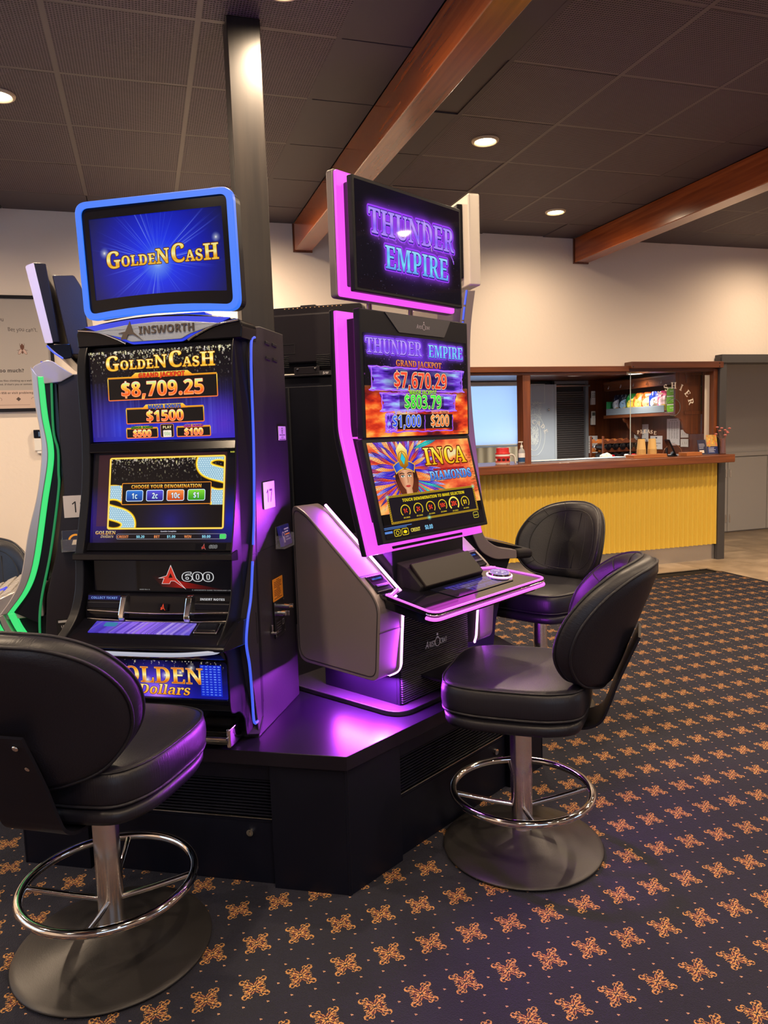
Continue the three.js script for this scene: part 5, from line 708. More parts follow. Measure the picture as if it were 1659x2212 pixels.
// ---------------------------------------------------------------- curved grey machine behind the pink one, seen from its side and back
const greyMachine = machine('tall curved grey gaming machine with thin blue light line, behind the pink lit machine', 90);
{
  const t = greyMachine, W = 0.30;
  const cv = [[0.838, 1.976], [0.822, 1.88], [0.813, 1.80], [0.808, 1.648], [0.816, 1.456], [0.836, 1.25], [0.857, 1.061]];
  const off = (l, d) => l.map(([z, y]) => [z + d, y]);
  part('curved_fascia', creased(side(poly([...smooth(cv, false, 60), ...smooth(off(cv, -0.034), false, 60).reverse()]), -W, W, 0.004), 0.6), M.grey, t);
  part('screen', side(poly([...smooth(off(cv, 0.006).slice(1), false, 40), ...smooth(off(cv, -0.004).slice(1), false, 40).reverse()]), -W + 0.03, W - 0.03), M.black, t);
  for (const s of [-1, 1]) {
    const ln = smooth(off(cv, -0.038), false, 60).map(([z, y]) => [s * (W - 0.004), y, z]);
    for (let k = 0; k < 8; k++) part('light_line', tube(ln.slice(k * 7, k * 7 + 7), 0.0042, 10, false, 6), M.blueStrip, t);
    part('deck_arm', creased(side(rpoly([[0.80, 1.06], [0.845, 1.06], [0.842, 0.985], [0.862, 0.93, 0.03], [0.915, 0.892, 0.03], [1.01, 0.872], [1.012, 0.835], [0.905, 0.838, 0.03], [0.835, 0.878, 0.04], [0.80, 0.96]], 0.006, ), s < 0 ? -W : W - 0.045, s < 0 ? -W + 0.045 : W, 0.005), 0.5), M.grey, t);
  }
  part('cabinet', [creased(side(rpoly([[0.50, 0.45], [0.90, 0.45], [0.915, 0.57, 0.03], [0.965, 0.775], [0.99, 0.84], [0.84, 0.90], [0.80, 1.06], [0.775, 1.55], [0.52, 1.62]], 0.005), -W + 0.02, W - 0.02), 0.5)], M.satin, t);
  part('back_shell', side(rpoly([[0.69, 1.95], [0.80, 1.96], [0.774, 1.648], [0.78, 1.45], [0.66, 1.45]], 0.01), -W + 0.05, W - 0.05), M.grey, t);
  part('button_deck', creased(side(rpoly([[0.86, 0.935], [0.89, 0.92], [1.08, 0.868, 0.01], [1.09, 0.848, 0.01], [1.0, 0.835], [0.88, 0.86]], 0.004), -W + 0.046, W - 0.046, 0.003), 0.5), M.black, t);
  part('deck_end', rbox(2 * W, 0.042, 0.085, 0.018, 0, 0.850, 1.052), M.matt, t);
  part('deck_pattern', uvbox(box(0.44, 0.11, 0.002)), screenMat(canvas(256, 64, (g) => { g.fillStyle = '#55506a'; g.fillRect(0, 0, 256, 64); for (let i = 0; i < 160; i++) { g.fillStyle = `rgba(${rnd() < 0.5 ? '235,235,245' : '30,30,60'},.6)`; g.fillRect(rnd() * 256, rnd() * 64, 14 * rnd(), 5 * rnd()); } }), 0.7), t, [0, 0.908, 0.955], [-Math.PI / 2 + 0.27, 0, 0]);
  part('indicator', new THREE.SphereGeometry(0.004, 8, 6), M.blueStrip, t, [-W + 0.018, 0.955, 0.79]);
  const K = part('top_display', rbox(2 * W + 0.02, 0.368, 0.052, 0.008, 0, 2.178, 0.835), mat({ color: rgb(0.62, 0.56, 0.48), roughness: 0.4, metalness: 0.3 }), t);
  part('display_back', [rbox(2 * W - 0.10, 0.30, 0.03, 0.006, 0, 2.185, 0.80)], M.satin, K, [0, 0, 0]);
  part('display_screen', box(0.55, 0.32, 0.004, 0, 2.178, 0.862), M.black, K);
  for (const [x, y] of [[-0.2, 2.315], [-0.215, 2.18], [-0.2, 2.06]]) part('screw_hole', cyl(0.008, 0.008, 0.004, 0, 0, 0, 16).rotateX(Math.PI / 2), M.thread, K, [x, y, 0.784]);
  part('rating_label', uvbox(box(0.05, 0.24, 0.002)), printMat(strip(64, 300, '#a8a098', (g) => { g.fillStyle = '#1c1a1c'; for (let i = 0; i < 3; i++) g.fillRect(8, 20 + i * 18, 40, 9); g.fillStyle = '#d8a83a'; g.fillRect(30, 150, 30, 20); g.fillStyle = '#eee'; g.fillRect(10, 172, 50, 120); g.fillStyle = '#333'; for (let i = 0; i < 9; i++) g.fillRect(14 + 20 * rnd(), 180 + i * 12, 16, 4); })), K, [-0.13, 2.185, 0.7835], [0, Math.PI, 0]);
  part('display_arm', rbox(0.16, 0.16, 0.05, 0.006, 0, 1.99, 0.75), M.satin, t);
}
M.panelDark = phys({ color: rgb(0.009, 0.007, 0.011), roughness: 0.5, specularIntensity: 0.4, bumpMap: grainTex, bumpScale: 0.0002 });
// ---------------------------------------------------------------- machine standing back to back with them: its dark rear between the two
const rearMachine = machine('black gaming machine seen from behind between the blue lit and pink lit machines', 150);
{
  const t = rearMachine, W = 0.285;
  part('cabinet', [rbox(2 * W, 1.19, 0.38, 0.006, 0, 1.045, 0.68), rbox(2 * W - 0.06, 0.05, 0.36, 0.004, 0, 1.66, 0.69)], M.satin, t);
  part('cabinet_lid', rbox(2 * W - 0.02, 0.012, 0.39, 0.004, 0, 1.692, 0.69), M.panelDark, t);
  part('door_strip', [box(0.008, 1.18, 0.006, 0.075, 1.045, 0.489)], M.thread, t);
  part('front_screen', box(0.5, 0.3, 0.006, 0, 1.42, 0.874), M.black, t);
  const K = part('top_display', creased(ext(rpoly([[-0.30, 1.712], [0.30, 1.712], [0.30, 2.026], [-0.30, 2.026]], 0.02), 0.09, 0.53, 0.012), 0.5), M.panelDark, t);
  part('display_hump', rbox(0.40, 0.24, 0.04, 0.012, 0, 1.87, 0.52), M.panelDark, K);
  for (const s of [-1, 1]) for (let i = 0; i < 7; i++) part('vent_slot', rbox(0.07, 0.0035, 0.004, 0.001), M.thread, K, [s * 0.105 + 0.0, 1.735 + i * 0.0085, 0.4995]);
  for (let i = 0; i < 14; i++) part('vent_hole', rbox(0.006, 0.004, 0.003, 0.001), M.bronze ??= mat({ color: rgb(0.5, 0.3, 0.15), roughness: 0.4 }), K, [0.09 - i * 0.022, 2.019, 0.529]);
  part('socket_cover', [box(0.085, 0.002, 0.002, 0.08, 1.845, 0.4995), box(0.085, 0.002, 0.002, 0.08, 1.80, 0.4995), box(0.002, 0.047, 0.002, 0.038, 1.822, 0.4995), box(0.002, 0.047, 0.002, 0.122, 1.822, 0.4995)], M.thread, K);
  part('top_latch', rbox(0.08, 0.014, 0.03, 0.005, -0.02, 2.030, 0.57), M.satin, K);
  const br = part('mount_bracket', rbox(0.13, 0.035, 0.02, 0.003, -0.02, 1.715, 0.505), M.panelDark, K);
  for (const x of [-0.065, 0.025]) part('screw', new THREE.SphereGeometry(0.0055, 10, 8), M.chrome, br, [x, 1.724, 0.494]);
  part('scrawled_label', uvbox(box(0.06, 0.022, 0.002)), printMat(strip(128, 48, '#1a1820', (g) => text(g, '5/W', 64, 26, 'italic 34px sans-serif', { fill: '#e8e4e8' })), 0.6), t, [-0.115, 1.7, 0.492], [0, Math.PI, 0]);
}
// ---------------------------------------------------------------- small things on the machines and the left part of the back wall
function cardHolder(label, p, turn, face) {
  const t = thing('card_holder', label, 'card holder', p, turn);
  part('tray', [rbox(0.098, 0.045, 0.003, 0.001, 0, 0.0225, 0.032), rbox(0.098, 0.003, 0.034, 0.001, 0, 0.0015, 0.016), rbox(0.098, 0.075, 0.003, 0.001, 0, 0.0375, 0.002), rbox(0.003, 0.045, 0.032, 0.001, -0.048, 0.0225, 0.016), rbox(0.003, 0.045, 0.032, 0.001, 0.048, 0.0225, 0.016)], M.acrylic, t);
  part('card', uvbox(rbox(0.088, 0.07, 0.012, 0.0015)), printMat(face, 0.4), t, [0, 0.041, 0.016], [-0.18, 0, 0]);
  return t;
}
const cardFace = strip(256, 200, '#2a2a86', (g) => { g.fillStyle = '#5a3ab0'; g.fillRect(0, 110, 256, 90); g.beginPath(); g.arc(56, 90, 26, 0, 7); g.strokeStyle = '#e8d0ff'; g.lineWidth = 9; g.stroke(); g.fillStyle = '#e8d0ff'; g.fillRect(36, 116, 40, 50); for (let i = 0; i < 5; i++) { g.fillStyle = i === 2 ? '#ff9a5a' : '#cfc4ff'; g.fillRect(100, 34 + i * 26, 90 + 40 * rnd(), 13); } });
const phoneFace = strip(200, 160, '#10183a', (g) => { g.strokeStyle = '#ffb42a'; g.lineWidth = 16; g.beginPath(); g.arc(100, 92, 52, Math.PI * 1.08, Math.PI * 1.92); g.stroke(); g.fillStyle = '#fff0d0'; g.beginPath(); g.moveTo(66, 122); g.lineTo(80, 82); g.lineTo(120, 82); g.lineTo(134, 122); g.fill(); });
{
  const a = -30 * D, X = 0.258, z = 0.622, w = (x, y, zz) => [C[0] + x * Math.cos(a) + zz * Math.sin(a), y, C[2] - x * Math.sin(a) + zz * Math.cos(a)];
  cardHolder('clear card holder with blue and purple cards on the side of machine 17', w(X + 0.002, 1.022, z), a + Math.PI / 2, cardFace);
  const b = -90 * D, w2 = (x, y, zz) => [C[0] + x * Math.cos(b) + zz * Math.sin(b), y, C[2] - x * Math.sin(b) + zz * Math.cos(b)];
  cardHolder('dark card holder with a yellow telephone sign on the side of the green lit machine', w2(0.274, 1.01, 0.77), b + Math.PI / 2, phoneFace);
}
{ // poster about gambling in a thin black frame
  const x0 = -1.90, x1 = -0.605, y0 = 1.65, y1 = 2.50, w = x1 - x0, h = y1 - y0;
  const t = thing('framed_poster', 'grey poster of two flies in a thin black frame on the back wall', 'poster', [(x0 + x1) / 2, (y0 + y1) / 2, ZB + 0.012]);
  const c = canvas(1536, 1018, (g, W, HH) => {
    g.fillStyle = '#a39c98'; g.fillRect(0, 0, W, HH); g.fillStyle = '#c2aba0'; g.fillRect(0, HH * 0.825, W, HH * 0.175);
    const hand = (s, x, y, px) => { let cx = x; for (const ch of s) { text(g, ch, cx, y + (rnd() - 0.5) * px * 0.18, `${px}px sans-serif`, { fill: '#2a2526', align: 'left', rot: (rnd() - 0.5) * 0.16, sx: 0.86 }); g.font = `${px}px sans-serif`; cx += g.measureText(ch).width * 0.88; } };
    hand('Two flies. I bet you', W * 0.535, HH * 0.195, 46); hand('can pick one.', W * 0.505, HH * 0.275, 46); hand("Bet you can't.", W * 0.772, HH * 0.285, 46);
    const fly = (x, y, s) => { g.save(); g.translate(x, y); g.scale(s, s); g.strokeStyle = '#3a2418'; g.lineWidth = 3; for (const k of [-1, 1]) { for (const [a, b, cc, d] of [[12, -14, 26, -58], [16, 0, 62, 30], [12, 16, 46, 78]]) { g.beginPath(); g.moveTo(k * 6, a - 8); g.quadraticCurveTo(k * b * -0.2 + k * 24, (a + d) / 2, k * cc, d); g.stroke(); } g.fillStyle = 'rgba(205,170,160,.7)'; g.beginPath(); g.ellipse(k * 26, 44, 16, 42, k * -0.5, 0, 7); g.fill(); g.stroke(); } g.fillStyle = '#5a3020'; g.beginPath(); g.moveTo(-22, -36); g.lineTo(22, -36); g.lineTo(24, -6); g.lineTo(0, 34); g.lineTo(-24, -6); g.fill(); g.beginPath(); g.arc(0, -42, 11, 0, 7); g.fill(); g.beginPath(); g.ellipse(0, 56, 10, 16, 0, 0, 7); g.fill(); g.restore(); };
    fly(W * 0.842, HH * 0.448, 0.72); fly(W * 0.36, HH * 0.448, 0.72);
    text(g, 'Gambling too much?', W * 0.70, HH * 0.65, 'bold 44px sans-serif', { fill: '#2c2628' }); text(g, 'You can bet on anything. Even two flies climbing up a wall. It can be', W * 0.72, HH * 0.74, 'bold 21px sans-serif', { fill: '#3a3435' }); text(g, 'fun until it isn’t. Support is here if you need. If that’s you or someone you know,', W * 0.70, HH * 0.772, 'bold 21px sans-serif', { fill: '#3a3435' });
    text(g, 'Call 1800 858 858 or visit problemgambling', W * 0.775, HH * 0.85, 'bold 26px sans-serif', { fill: '#4a3c38' }); for (const x of [0.70, 0.80, 0.88, 0.94]) { g.fillStyle = '#4a3c38'; if (x === 0.8) { g.save(); g.translate(W * x, HH * 0.905); g.rotate(0.785); g.fillRect(-14, -14, 28, 28); g.restore(); } else { g.strokeStyle = '#6a5850'; g.lineWidth = 3; g.beginPath(); g.arc(W * x, HH * 0.908, 16, Math.PI, 7); g.stroke(); } } g.fillRect(W * 0.6, HH * 0.957, W * 0.26, 2);
  });
  part('print', uvbox(box(w - 0.03, h - 0.03, 0.004)), mat({ map: tex(c), roughness: 0.5 }), t);
  part('frame', [rbox(w, 0.024, 0.022, 0.003, 0, h / 2 - 0.012, 0), rbox(w, 0.024, 0.022, 0.003, 0, -h / 2 + 0.012, 0), rbox(0.024, h, 0.022, 0.003, -w / 2 + 0.012, 0, 0), rbox(0.024, h, 0.022, 0.003, w / 2 - 0.012, 0, 0)], M.satin, t);
}
{
  const t = thing('wall_thermostat', 'small white wall control with a dark display, beside the green lit machine', 'wall control', [-0.74, 1.42, ZB + 0.012]);
  part('case', rbox(0.10, 0.095, 0.024, 0.006, 0, -0.02, 0), M.white, t); part('display', rbox(0.10, 0.062, 0.026, 0.005, 0, 0.06, 0.001), M.black, t); part('screen', sheet(0.05, 0.035, 0.008, 0.058, 0.0145), screenMat(strip(64, 44, '#7a90a8', () => 0), 0.45), t); part('sensor', rbox(0.08, 0.02, 0.02, 0.004, 0.005, -0.078, 0), M.white, t);
}
// ---------------------------------------------------------------- the bar: opening in the back wall, counter, little room behind
const bz = -8.05, bx0 = 2.3, bx1 = 5.52, by = 1.95;
const bar = structure('wall_bar_room');
const inner = M.woodDark;
part('wall_panel', grain(box(0.06, by, 1.8, bx1 + 0.03, by / 2, -7.16), 'y'), inner, bar);
part('wall_panel', metric(box(0.06, by, 1.8, bx0 - 0.03, by / 2, -7.16)), M.wall, bar);
part('soffit', grain(box(3.4, 0.08, 1.95, 3.93, by + 0.045, -7.2), 'x'), inner, bar);
part('wall_panel', metric(box(0.95, by + 0.06, 0.06, 2.75, by / 2 + 0.03, bz - 0.03)), M.wall, bar);
part('wall_panel', grain(box(0.42, by + 0.04, 0.05, 5.365, by / 2 + 0.02, bz - 0.0), 'y'), M.wood, bar);
part('wall_panel', metric(box(1.1, 1.18, 0.06, 3.75, 0.59, bz - 0.03)), M.wall, bar);
part('wall_panel', box(0.95, by + 0.06, 0.04, 4.72, by / 2 + 0.03, bz - 0.06), M.frame, bar);
part('bar_floor', box(3.3, 0.02, 1.8, 3.93, 0.0, -7.16), M.matt, bar);
{ // opening frame: timber lintels, post and jamb
  const t = structure('trim_1');
  part('lintel', grain(rbox(4.43 - 2.3, 0.05, 0.19, 0.004, 3.365, 1.930, ZB - 0.02), 'x'), M.wood, t);
  part('lintel', grain(rbox(4.43 - 2.3, 0.024, 0.15, 0.003, 3.365, 1.893, ZB - 0.04), 'x'), M.wood, t);
  part('lintel', grain(rbox(5.50 - 4.43, 0.062, 0.22, 0.005, 4.965, 1.962, ZB + 0.0), 'x'), M.woodDark, t);
  part('lintel', grain(rbox(5.50 - 4.43, 0.03, 0.16, 0.003, 4.965, 1.917, ZB - 0.04), 'x'), M.woodDark, t);
  part('post', grain(rbox(0.078, 0.83, 0.12, 0.004, 3.362, 1.49, ZB - 0.03), 'y'), M.wood, t);
  part('jamb', grain(rbox(0.05, 0.85, 0.16, 0.004, 5.458, 1.50, ZB - 0.03), 'y'), M.wood, t);
  for (const [x, y] of [[4.45, 1.945], [5.45, 1.945], [5.45, 1.975]]) part('screw', new THREE.SphereGeometry(0.006, 8, 6), M.thread, t, [x, y, ZB + 0.11]);
}
{ // front: corrugated yellow sheet over a steel kickboard
  const t = thing('bar_counter', 'yellow corrugated bar front above a grey steel kickboard', 'bar front', [3.9, 0, ZB]);
  const n = 56, pitch = 0.057, w = n * pitch, pos = [], idx = [], seg = n * 10, xa = 5.478 - 3.9 - w, y0 = 0.165, y1 = 1.0;
  for (let i = 0; i <= seg; i++) { const x = xa + w * i / seg, z = 0.052 + 0.011 * Math.cos(i / 10 * 2 * Math.PI); pos.push(x, y0, z, x, y1, z); if (i < seg) idx.push(2 * i, 2 * i + 2, 2 * i + 3, 2 * i, 2 * i + 3, 2 * i + 1); }
  const g = new THREE.BufferGeometry(); g.setAttribute('position', new THREE.Float32BufferAttribute(pos, 3)); g.setIndex(idx); g.computeVertexNormals();
  part('corrugated_sheet', g, mat({ color: rgb(0.78, 0.53, 0.065), roughness: 0.5, side: THREE.DoubleSide }), t);
  part('backing', box(w, 0.99, 0.03, xa + w / 2, 0.5, 0.012), M.matt, t);
  part('kickboard', box(w, 0.17, 0.006, xa + w / 2, 0.085, 0.031), mat({ color: rgb(0.55, 0.53, 0.52), roughness: 0.22, metalness: 0.8 }), t);
}
{
  const t = thing('worktop', 'long polished reddish brown timber bar top above the yellow front', 'bar top', [3.9, 1.0, -6.3]);
  part('board', grain(rbox(3.25, 0.032, 0.70, 0.004, 0.0, 0.062, 0.0), 'x'), M.wood, t);
  part('front_lip', grain(rbox(3.25, 0.078, 0.035, 0.01, 0.0, 0.039, 0.338), 'x'), M.wood, t);
  for (let i = 0; i < 3; i++) part('stud', new THREE.SphereGeometry(0.008, 10, 8), M.chrome, t, [-0.93 + i * 0.11, 0.083, 0.27]);
}
const BT = 1.078;     // height of the bar top
{ // window with a pale blind at the back of the bar
  const w = structure('window_4');
  part('window_frame', [box(0.04, 0.75, 0.07, 3.22, 1.57, bz), box(0.04, 0.75, 0.07, 4.27, 1.57, bz), box(1.05, 0.04, 0.07, 3.745, 1.20, bz), box(1.05, 0.04, 0.07, 3.745, 1.94, bz)], M.white, w);
  part('window_pane', new THREE.PlaneGeometry(1.01, 0.71), M.glass, w, [3.745, 1.57, bz]);
  const b = thing('roller_blind', 'pale blue roller blind glowing with daylight behind the bar', 'blind', [3.75, 1.935, bz + 0.06]);
  part('cassette', rbox(1.04, 0.05, 0.06, 0.01, 0, -0.01, 0), M.white, b);
  part('fabric', box(1.0, 0.69, 0.002, 0, -0.375, 0), phys({ color: rgb(0.85, 0.9, 0.97), roughness: 0.95, transmission: 0.8, thickness: 0 }), b);
  part('bottom_bar', rbox(1.0, 0.016, 0.012, 0.004, 0, -0.722, 0), M.white, b);
}
{
  const g = new THREE.BufferGeometry(), pos = [], idx = []; for (let i = 0; i <= 120; i++) { const x = i / 120 * 1.2, z = 0.018 * Math.cos(i / 12 * 2 * Math.PI); pos.push(x, 0, z, x, 0.25, z); if (i < 120) idx.push(2 * i, 2 * i + 2, 2 * i + 3, 2 * i, 2 * i + 3, 2 * i + 1); }
  g.setAttribute('position', new THREE.Float32BufferAttribute(pos, 3)); g.setIndex(idx); g.computeVertexNormals();
  part('corrugated_panel', g, mat({ color: rgb(0.62, 0.57, 0.45), roughness: 0.5, side: THREE.DoubleSide }), bar, [3.1, 0.94, bz + 0.08]);
}
{ // grey blue cool room door with etched lettering
  const t = structure('door_2');
  part('door_leaf', rbox(0.50, 1.90, 0.05, 0.006, 4.47, 0.96, -7.96), mat({ color: rgb(0.50, 0.60, 0.76), roughness: 0.35 }), t);
  part('door_edge', rbox(0.03, 1.90, 0.055, 0.004, 4.702, 0.96, -7.955), mat({ color: rgb(0.5, 0.58, 0.7), roughness: 0.3 }), t);
  part('etched_print', sheet(0.42, 1.0, 4.44, 1.42, -7.932), phys({ map: tex(canvas(512, 1220, (g, w, h) => { g.clearRect(0, 0, w, h); const P = '#eaf6ff', cx = 220; for (let i = 0; i < 700; i++) { g.strokeStyle = P; g.lineWidth = 3; const x = cx - 110 + 230 * rnd(), y = 260 + 300 * rnd(); g.beginPath(); g.moveTo(x, y); g.lineTo(x + (rnd() - 0.5) * 34, y + (rnd() - 0.5) * 34); g.stroke(); } g.strokeStyle = P; g.lineWidth = 8; g.strokeRect(cx - 40, 10, 220, 270); g.beginPath(); g.ellipse(cx, 740, 180, 300, 0, 0, 7); g.stroke(); g.beginPath(); g.ellipse(cx, 740, 110, 220, 0, 0, 7); g.stroke(); for (let i = 0; i < 40; i++) { g.beginPath(); g.moveTo(cx - 80 + 160 * rnd(), 560 + 340 * rnd()); g.lineTo(cx - 80 + 160 * rnd(), 560 + 340 * rnd()); g.stroke(); } [...'CASCADE'].forEach((c, i) => { const a = (-66 + i * 22) * D; text(g, c, cx + 210 * Math.sin(a), 780 - 230 * Math.cos(a), 'bold 84px serif', { fill: '#ffffff', rot: a }); }); text(g, 'PREMIUM', cx, 1130, 'bold 66px serif', { fill: P }); text(g, 'BREWERY', cx, 1190, 'bold 44px serif', { fill: P }); })), transparent: true, alphaTest: 0.3, roughness: 0.5 }), t);
  part('door_knob', new THREE.SphereGeometry(0.016, 16, 12), M.chrome, t, [4.60, 1.61, -7.915]);
}
{ // dark shutter with its push bar
  const t = thing('roller_shutter', 'dark grey slatted shutter beside the grey blue door behind the bar', 'shutter', [4.935, 1.0, -8.03]);
  part('shutter_frame', [rbox(0.03, 0.96, 0.05, 0.004, -0.225, 0.47, 0.02), rbox(0.04, 0.96, 0.06, 0.004, 0.235, 0.47, 0.02), rbox(0.48, 0.05, 0.05, 0.004, 0, 0.925, 0.02)], mat({ color: rgb(0.22, 0.24, 0.28), roughness: 0.4 }), t);
  const sm = mat({ color: rgb(0.085, 0.08, 0.088), roughness: 0.4 }), sg = rbox(0.43, 0.0225, 0.012, 0.005);
  for (let k = 0; k < 31; k++) part('slat', sg, sm, t, [0, 0.02 + k * 0.0265, 0.012 + (k % 2) * 0.002], [0.25, 0, 0]);
  part('push_bar', [rbox(0.55, 0.022, 0.03, 0.006, -0.01, 0.89, 0.06), cyl(0.006, 0.006, 0.40, 0, 0.855, 0.055, 12).rotateZ(0)].slice(0, 1), M.silver, t); part('rod', cyl(0.005, 0.005, 0.40, 0, 0, 0, 10).rotateZ(Math.PI / 2), M.satin, t, [0, 0.905, 0.05]);
}
function remote(label, y, buttons) {
  const t = thing('remote_control', label, 'remote control', [5.265, y, -8.005]);
  part('holder', rbox(0.062, 0.085, 0.03, 0.006, 0, -0.035, 0), M.white, t); part('body', rbox(0.056, 0.165, 0.02, 0.008, 0, 0.008, 0.008), M.white, t);
  part('display', rbox(0.042, 0.04, 0.003, 0.001, 0, 0.055, 0.0185), buttons ? M.white : mat({ color: rgb(0.12, 0.14, 0.13), roughness: 0.3 }), t);
  for (let i = 0; i < (buttons ? 6 : 3); i++) part('button', rbox(0.010, 0.010, 0.004, 0.002, (i % 2 - 0.5) * 0.022, (buttons ? 0.06 : 0.02) - (i >> 1) * 0.022, 0.019), buttons ? M.satin : M.paper, t);
}
remote('white remote control in the upper holder on the timber wall behind the bar', 1.735, true);
remote('white remote control with a grey display in the lower holder on the timber wall', 1.49, false);
const notePaper = (seed0, w, h) => printMat(canvas(w, h, (g) => { g.fillStyle = '#e6e6ea'; g.fillRect(0, 0, w, h); g.fillStyle = '#2a2a3a'; g.beginPath(); g.moveTo(w * 0.42, h * 0.1); g.lineTo(w * 0.58, h * 0.1); g.lineTo(w * 0.56, h * 0.2); g.lineTo(w * 0.44, h * 0.17); g.fill(); for (let i = 0; i < seed0; i++) { g.fillStyle = '#444'; g.fillRect(w * 0.12, h * (0.34 + i * 0.6 / seed0), w * (0.3 + 0.45 * rnd()), 3); } }));
single('notice', uvbox(box(0.155, 0.21, 0.003)), notePaper(4, 128, 176), 'white notice with a small crest on the timber wall behind the bar', 'notice', [5.263, 1.174, -8.02]);
// shelves and cabinet on the side wall of the bar room
{
  const t = thing('wall_shelf', 'brown timber wall shelf with hook rail and scalloped brackets behind the glass', 'shelf', [5.385, 1.5, -7.05]);
  part('board', grain(rbox(0.27, 0.036, 1.42, 0.004, 0, 0, 0), 'z'), M.wood, t);
  part('hook_rail', grain(rbox(0.05, 0.085, 1.42, 0.004, -0.10, 0.345, 0), 'z'), M.wood, t); part('cornice', grain(rbox(0.27, 0.025, 1.42, 0.004, 0, 0.395, 0), 'z'), M.wood, t);
  for (let i = 0; i < 6; i++) part('hook', [cyl(0.0035, 0.0035, 0.03, 0, 0, 0, 8), cyl(0.0035, 0.0035, 0.02, -0.009, -0.013, 0, 8).rotateZ(0)], M.chrome, t, [-0.135, 0.345, -0.6 + i * 0.235]);
  const sc = (w, h0, h1) => { const s = new THREE.Shape(); s.moveTo(0, h1); s.lineTo(-w, h1); s.lineTo(-w, h0 + 0.42 * (h1 - h0) * 0.5); s.quadraticCurveTo(-w + 0.03, h0 + 0.16, -w * 0.62, h0 + 0.13); s.quadraticCurveTo(-w * 0.55, h0 + 0.02, -w * 0.42, h0 + 0.01); s.lineTo(0, h0); s.closePath(); return s; };
  const br = new THREE.Shape(); br.moveTo(0.13, -0.02); br.lineTo(-0.12, -0.02); br.quadraticCurveTo(-0.12, -0.07, -0.07, -0.08); br.quadraticCurveTo(-0.04, -0.17, 0.03, -0.20); br.quadraticCurveTo(0.06, -0.24, 0.13, -0.24); br.closePath();
  part('bracket', ext(br, 0.03, -0.36, 0.004), M.wood, t); void sc;
  const ep = new THREE.Shape(); ep.moveTo(0.07, 0.43); ep.lineTo(-0.245, 0.43); ep.lineTo(-0.245, -0.01); ep.quadraticCurveTo(-0.235, -0.045, -0.19, -0.055); ep.quadraticCurveTo(-0.16, -0.07, -0.15, -0.11); ep.quadraticCurveTo(-0.13, -0.20, -0.07, -0.215); ep.lineTo(0.07, -0.22); ep.closePath();
  part('end_panel', ext(ep, 0.03, 0.67, 0.004), M.wood, t);
}
{
  const t = thing('chip_tray', 'long grey blue tray with a green end holding chip packets on the shelf', 'tray', [5.37, 1.519, -7.18]);
  part('tray', [rbox(0.006, 0.075, 1.04, 0.002, -0.12, 0.038, 0), rbox(0.24, 0.006, 1.04, 0.002, 0, 0.003, 0)], mat({ color: rgb(0.26, 0.32, 0.40), roughness: 0.5 }), t); part('end_board', rbox(0.24, 0.16, 0.006, 0.002, 0, 0.08, -0.52), mat({ color: rgb(0.05, 0.42, 0.15), roughness: 0.5 }), t);
}
const bagFace = (a, b, c, s) => canvas(160, 200, (g) => { g.fillStyle = a; g.fillRect(0, 0, 160, 200); g.fillStyle = b; g.beginPath(); g.ellipse(80, 96, 70, 44, -0.3, 0, 7); g.fill(); g.fillStyle = c; g.beginPath(); g.ellipse(96, 160, 50, 26, 0.4, 0, 7); g.fill(); for (let i = 0; i < 24; i++) { g.fillStyle = rnd() < 0.5 ? 'rgba(255,255,255,.35)' : 'rgba(0,0,30,.35)'; g.beginPath(); g.ellipse(160 * rnd(), 200 * rnd(), 14, 5, rnd() * 3, 0, 7); g.fill(); } void s; });
[['#1c2440', '#d8e0f0', '#d89a2a', 'dark blue and white chip packet at the far end of the shelf tray'], ['#20283c', '#8ab0d8', '#e0b83a', 'second dark chip packet on the shelf, light blue cloud on it'], ['#1c7a34', '#e8d84a', '#d8a02a', 'green and yellow chip packet on the shelf behind the glass'], ['#e07a1c', '#ffd06a', '#f0a83a', 'orange chip packet in the middle of the shelf'], ['#c8501c', '#ffc48a', '#e8b040', 'red orange chip packet between the orange and blue packets'], ['#1838b0', '#f0f0f8', '#f0c03a', 'bright blue chip packet on the shelf behind the glass'], ['#d83a7a', '#ffd0e0', '#f0c04a', 'pink chip packet next to the green boxes']].forEach(([a, b, c, l], i) => {
  const o = (t) => { const p = 2 * Math.PI * t, k = 0.85 + 0.15 * Math.abs(Math.cos(2 * p)); const e = (v) => Math.sign(v) * Math.abs(v) ** 0.45; return [0.085 * e(Math.cos(p)) * k, 0.115 * e(Math.sin(p)) * k]; };
  const g = pillow(o, [[0, 0.034], [0.35, 0.033], [0.65, 0.024], [0.86, 0.010], [1, 0.001], [1, -0.001], [0.86, -0.010], [0.65, -0.024], [0.35, -0.033], [0, -0.034]].reverse(), (x, y) => 0.004 * Math.sin(x * 90 + i) + 0.004 * Math.sin(y * 70 + 2 * i), 48); uvbox(g);
  const z = -7.57 + i * 0.137;
  single('chip_packet', g, phys({ map: tex(bagFace(a, b, c)), roughness: 0.3, clearcoat: 0.4, clearcoatRoughness: 0.2 }), l, 'chip packet', [5.33, 1.638, z], [0.12 * (i % 3 - 1), -Math.PI / 2 + 0.5 + 0.1 * (i % 2), 0.10 * (i % 3 - 1)]);
});
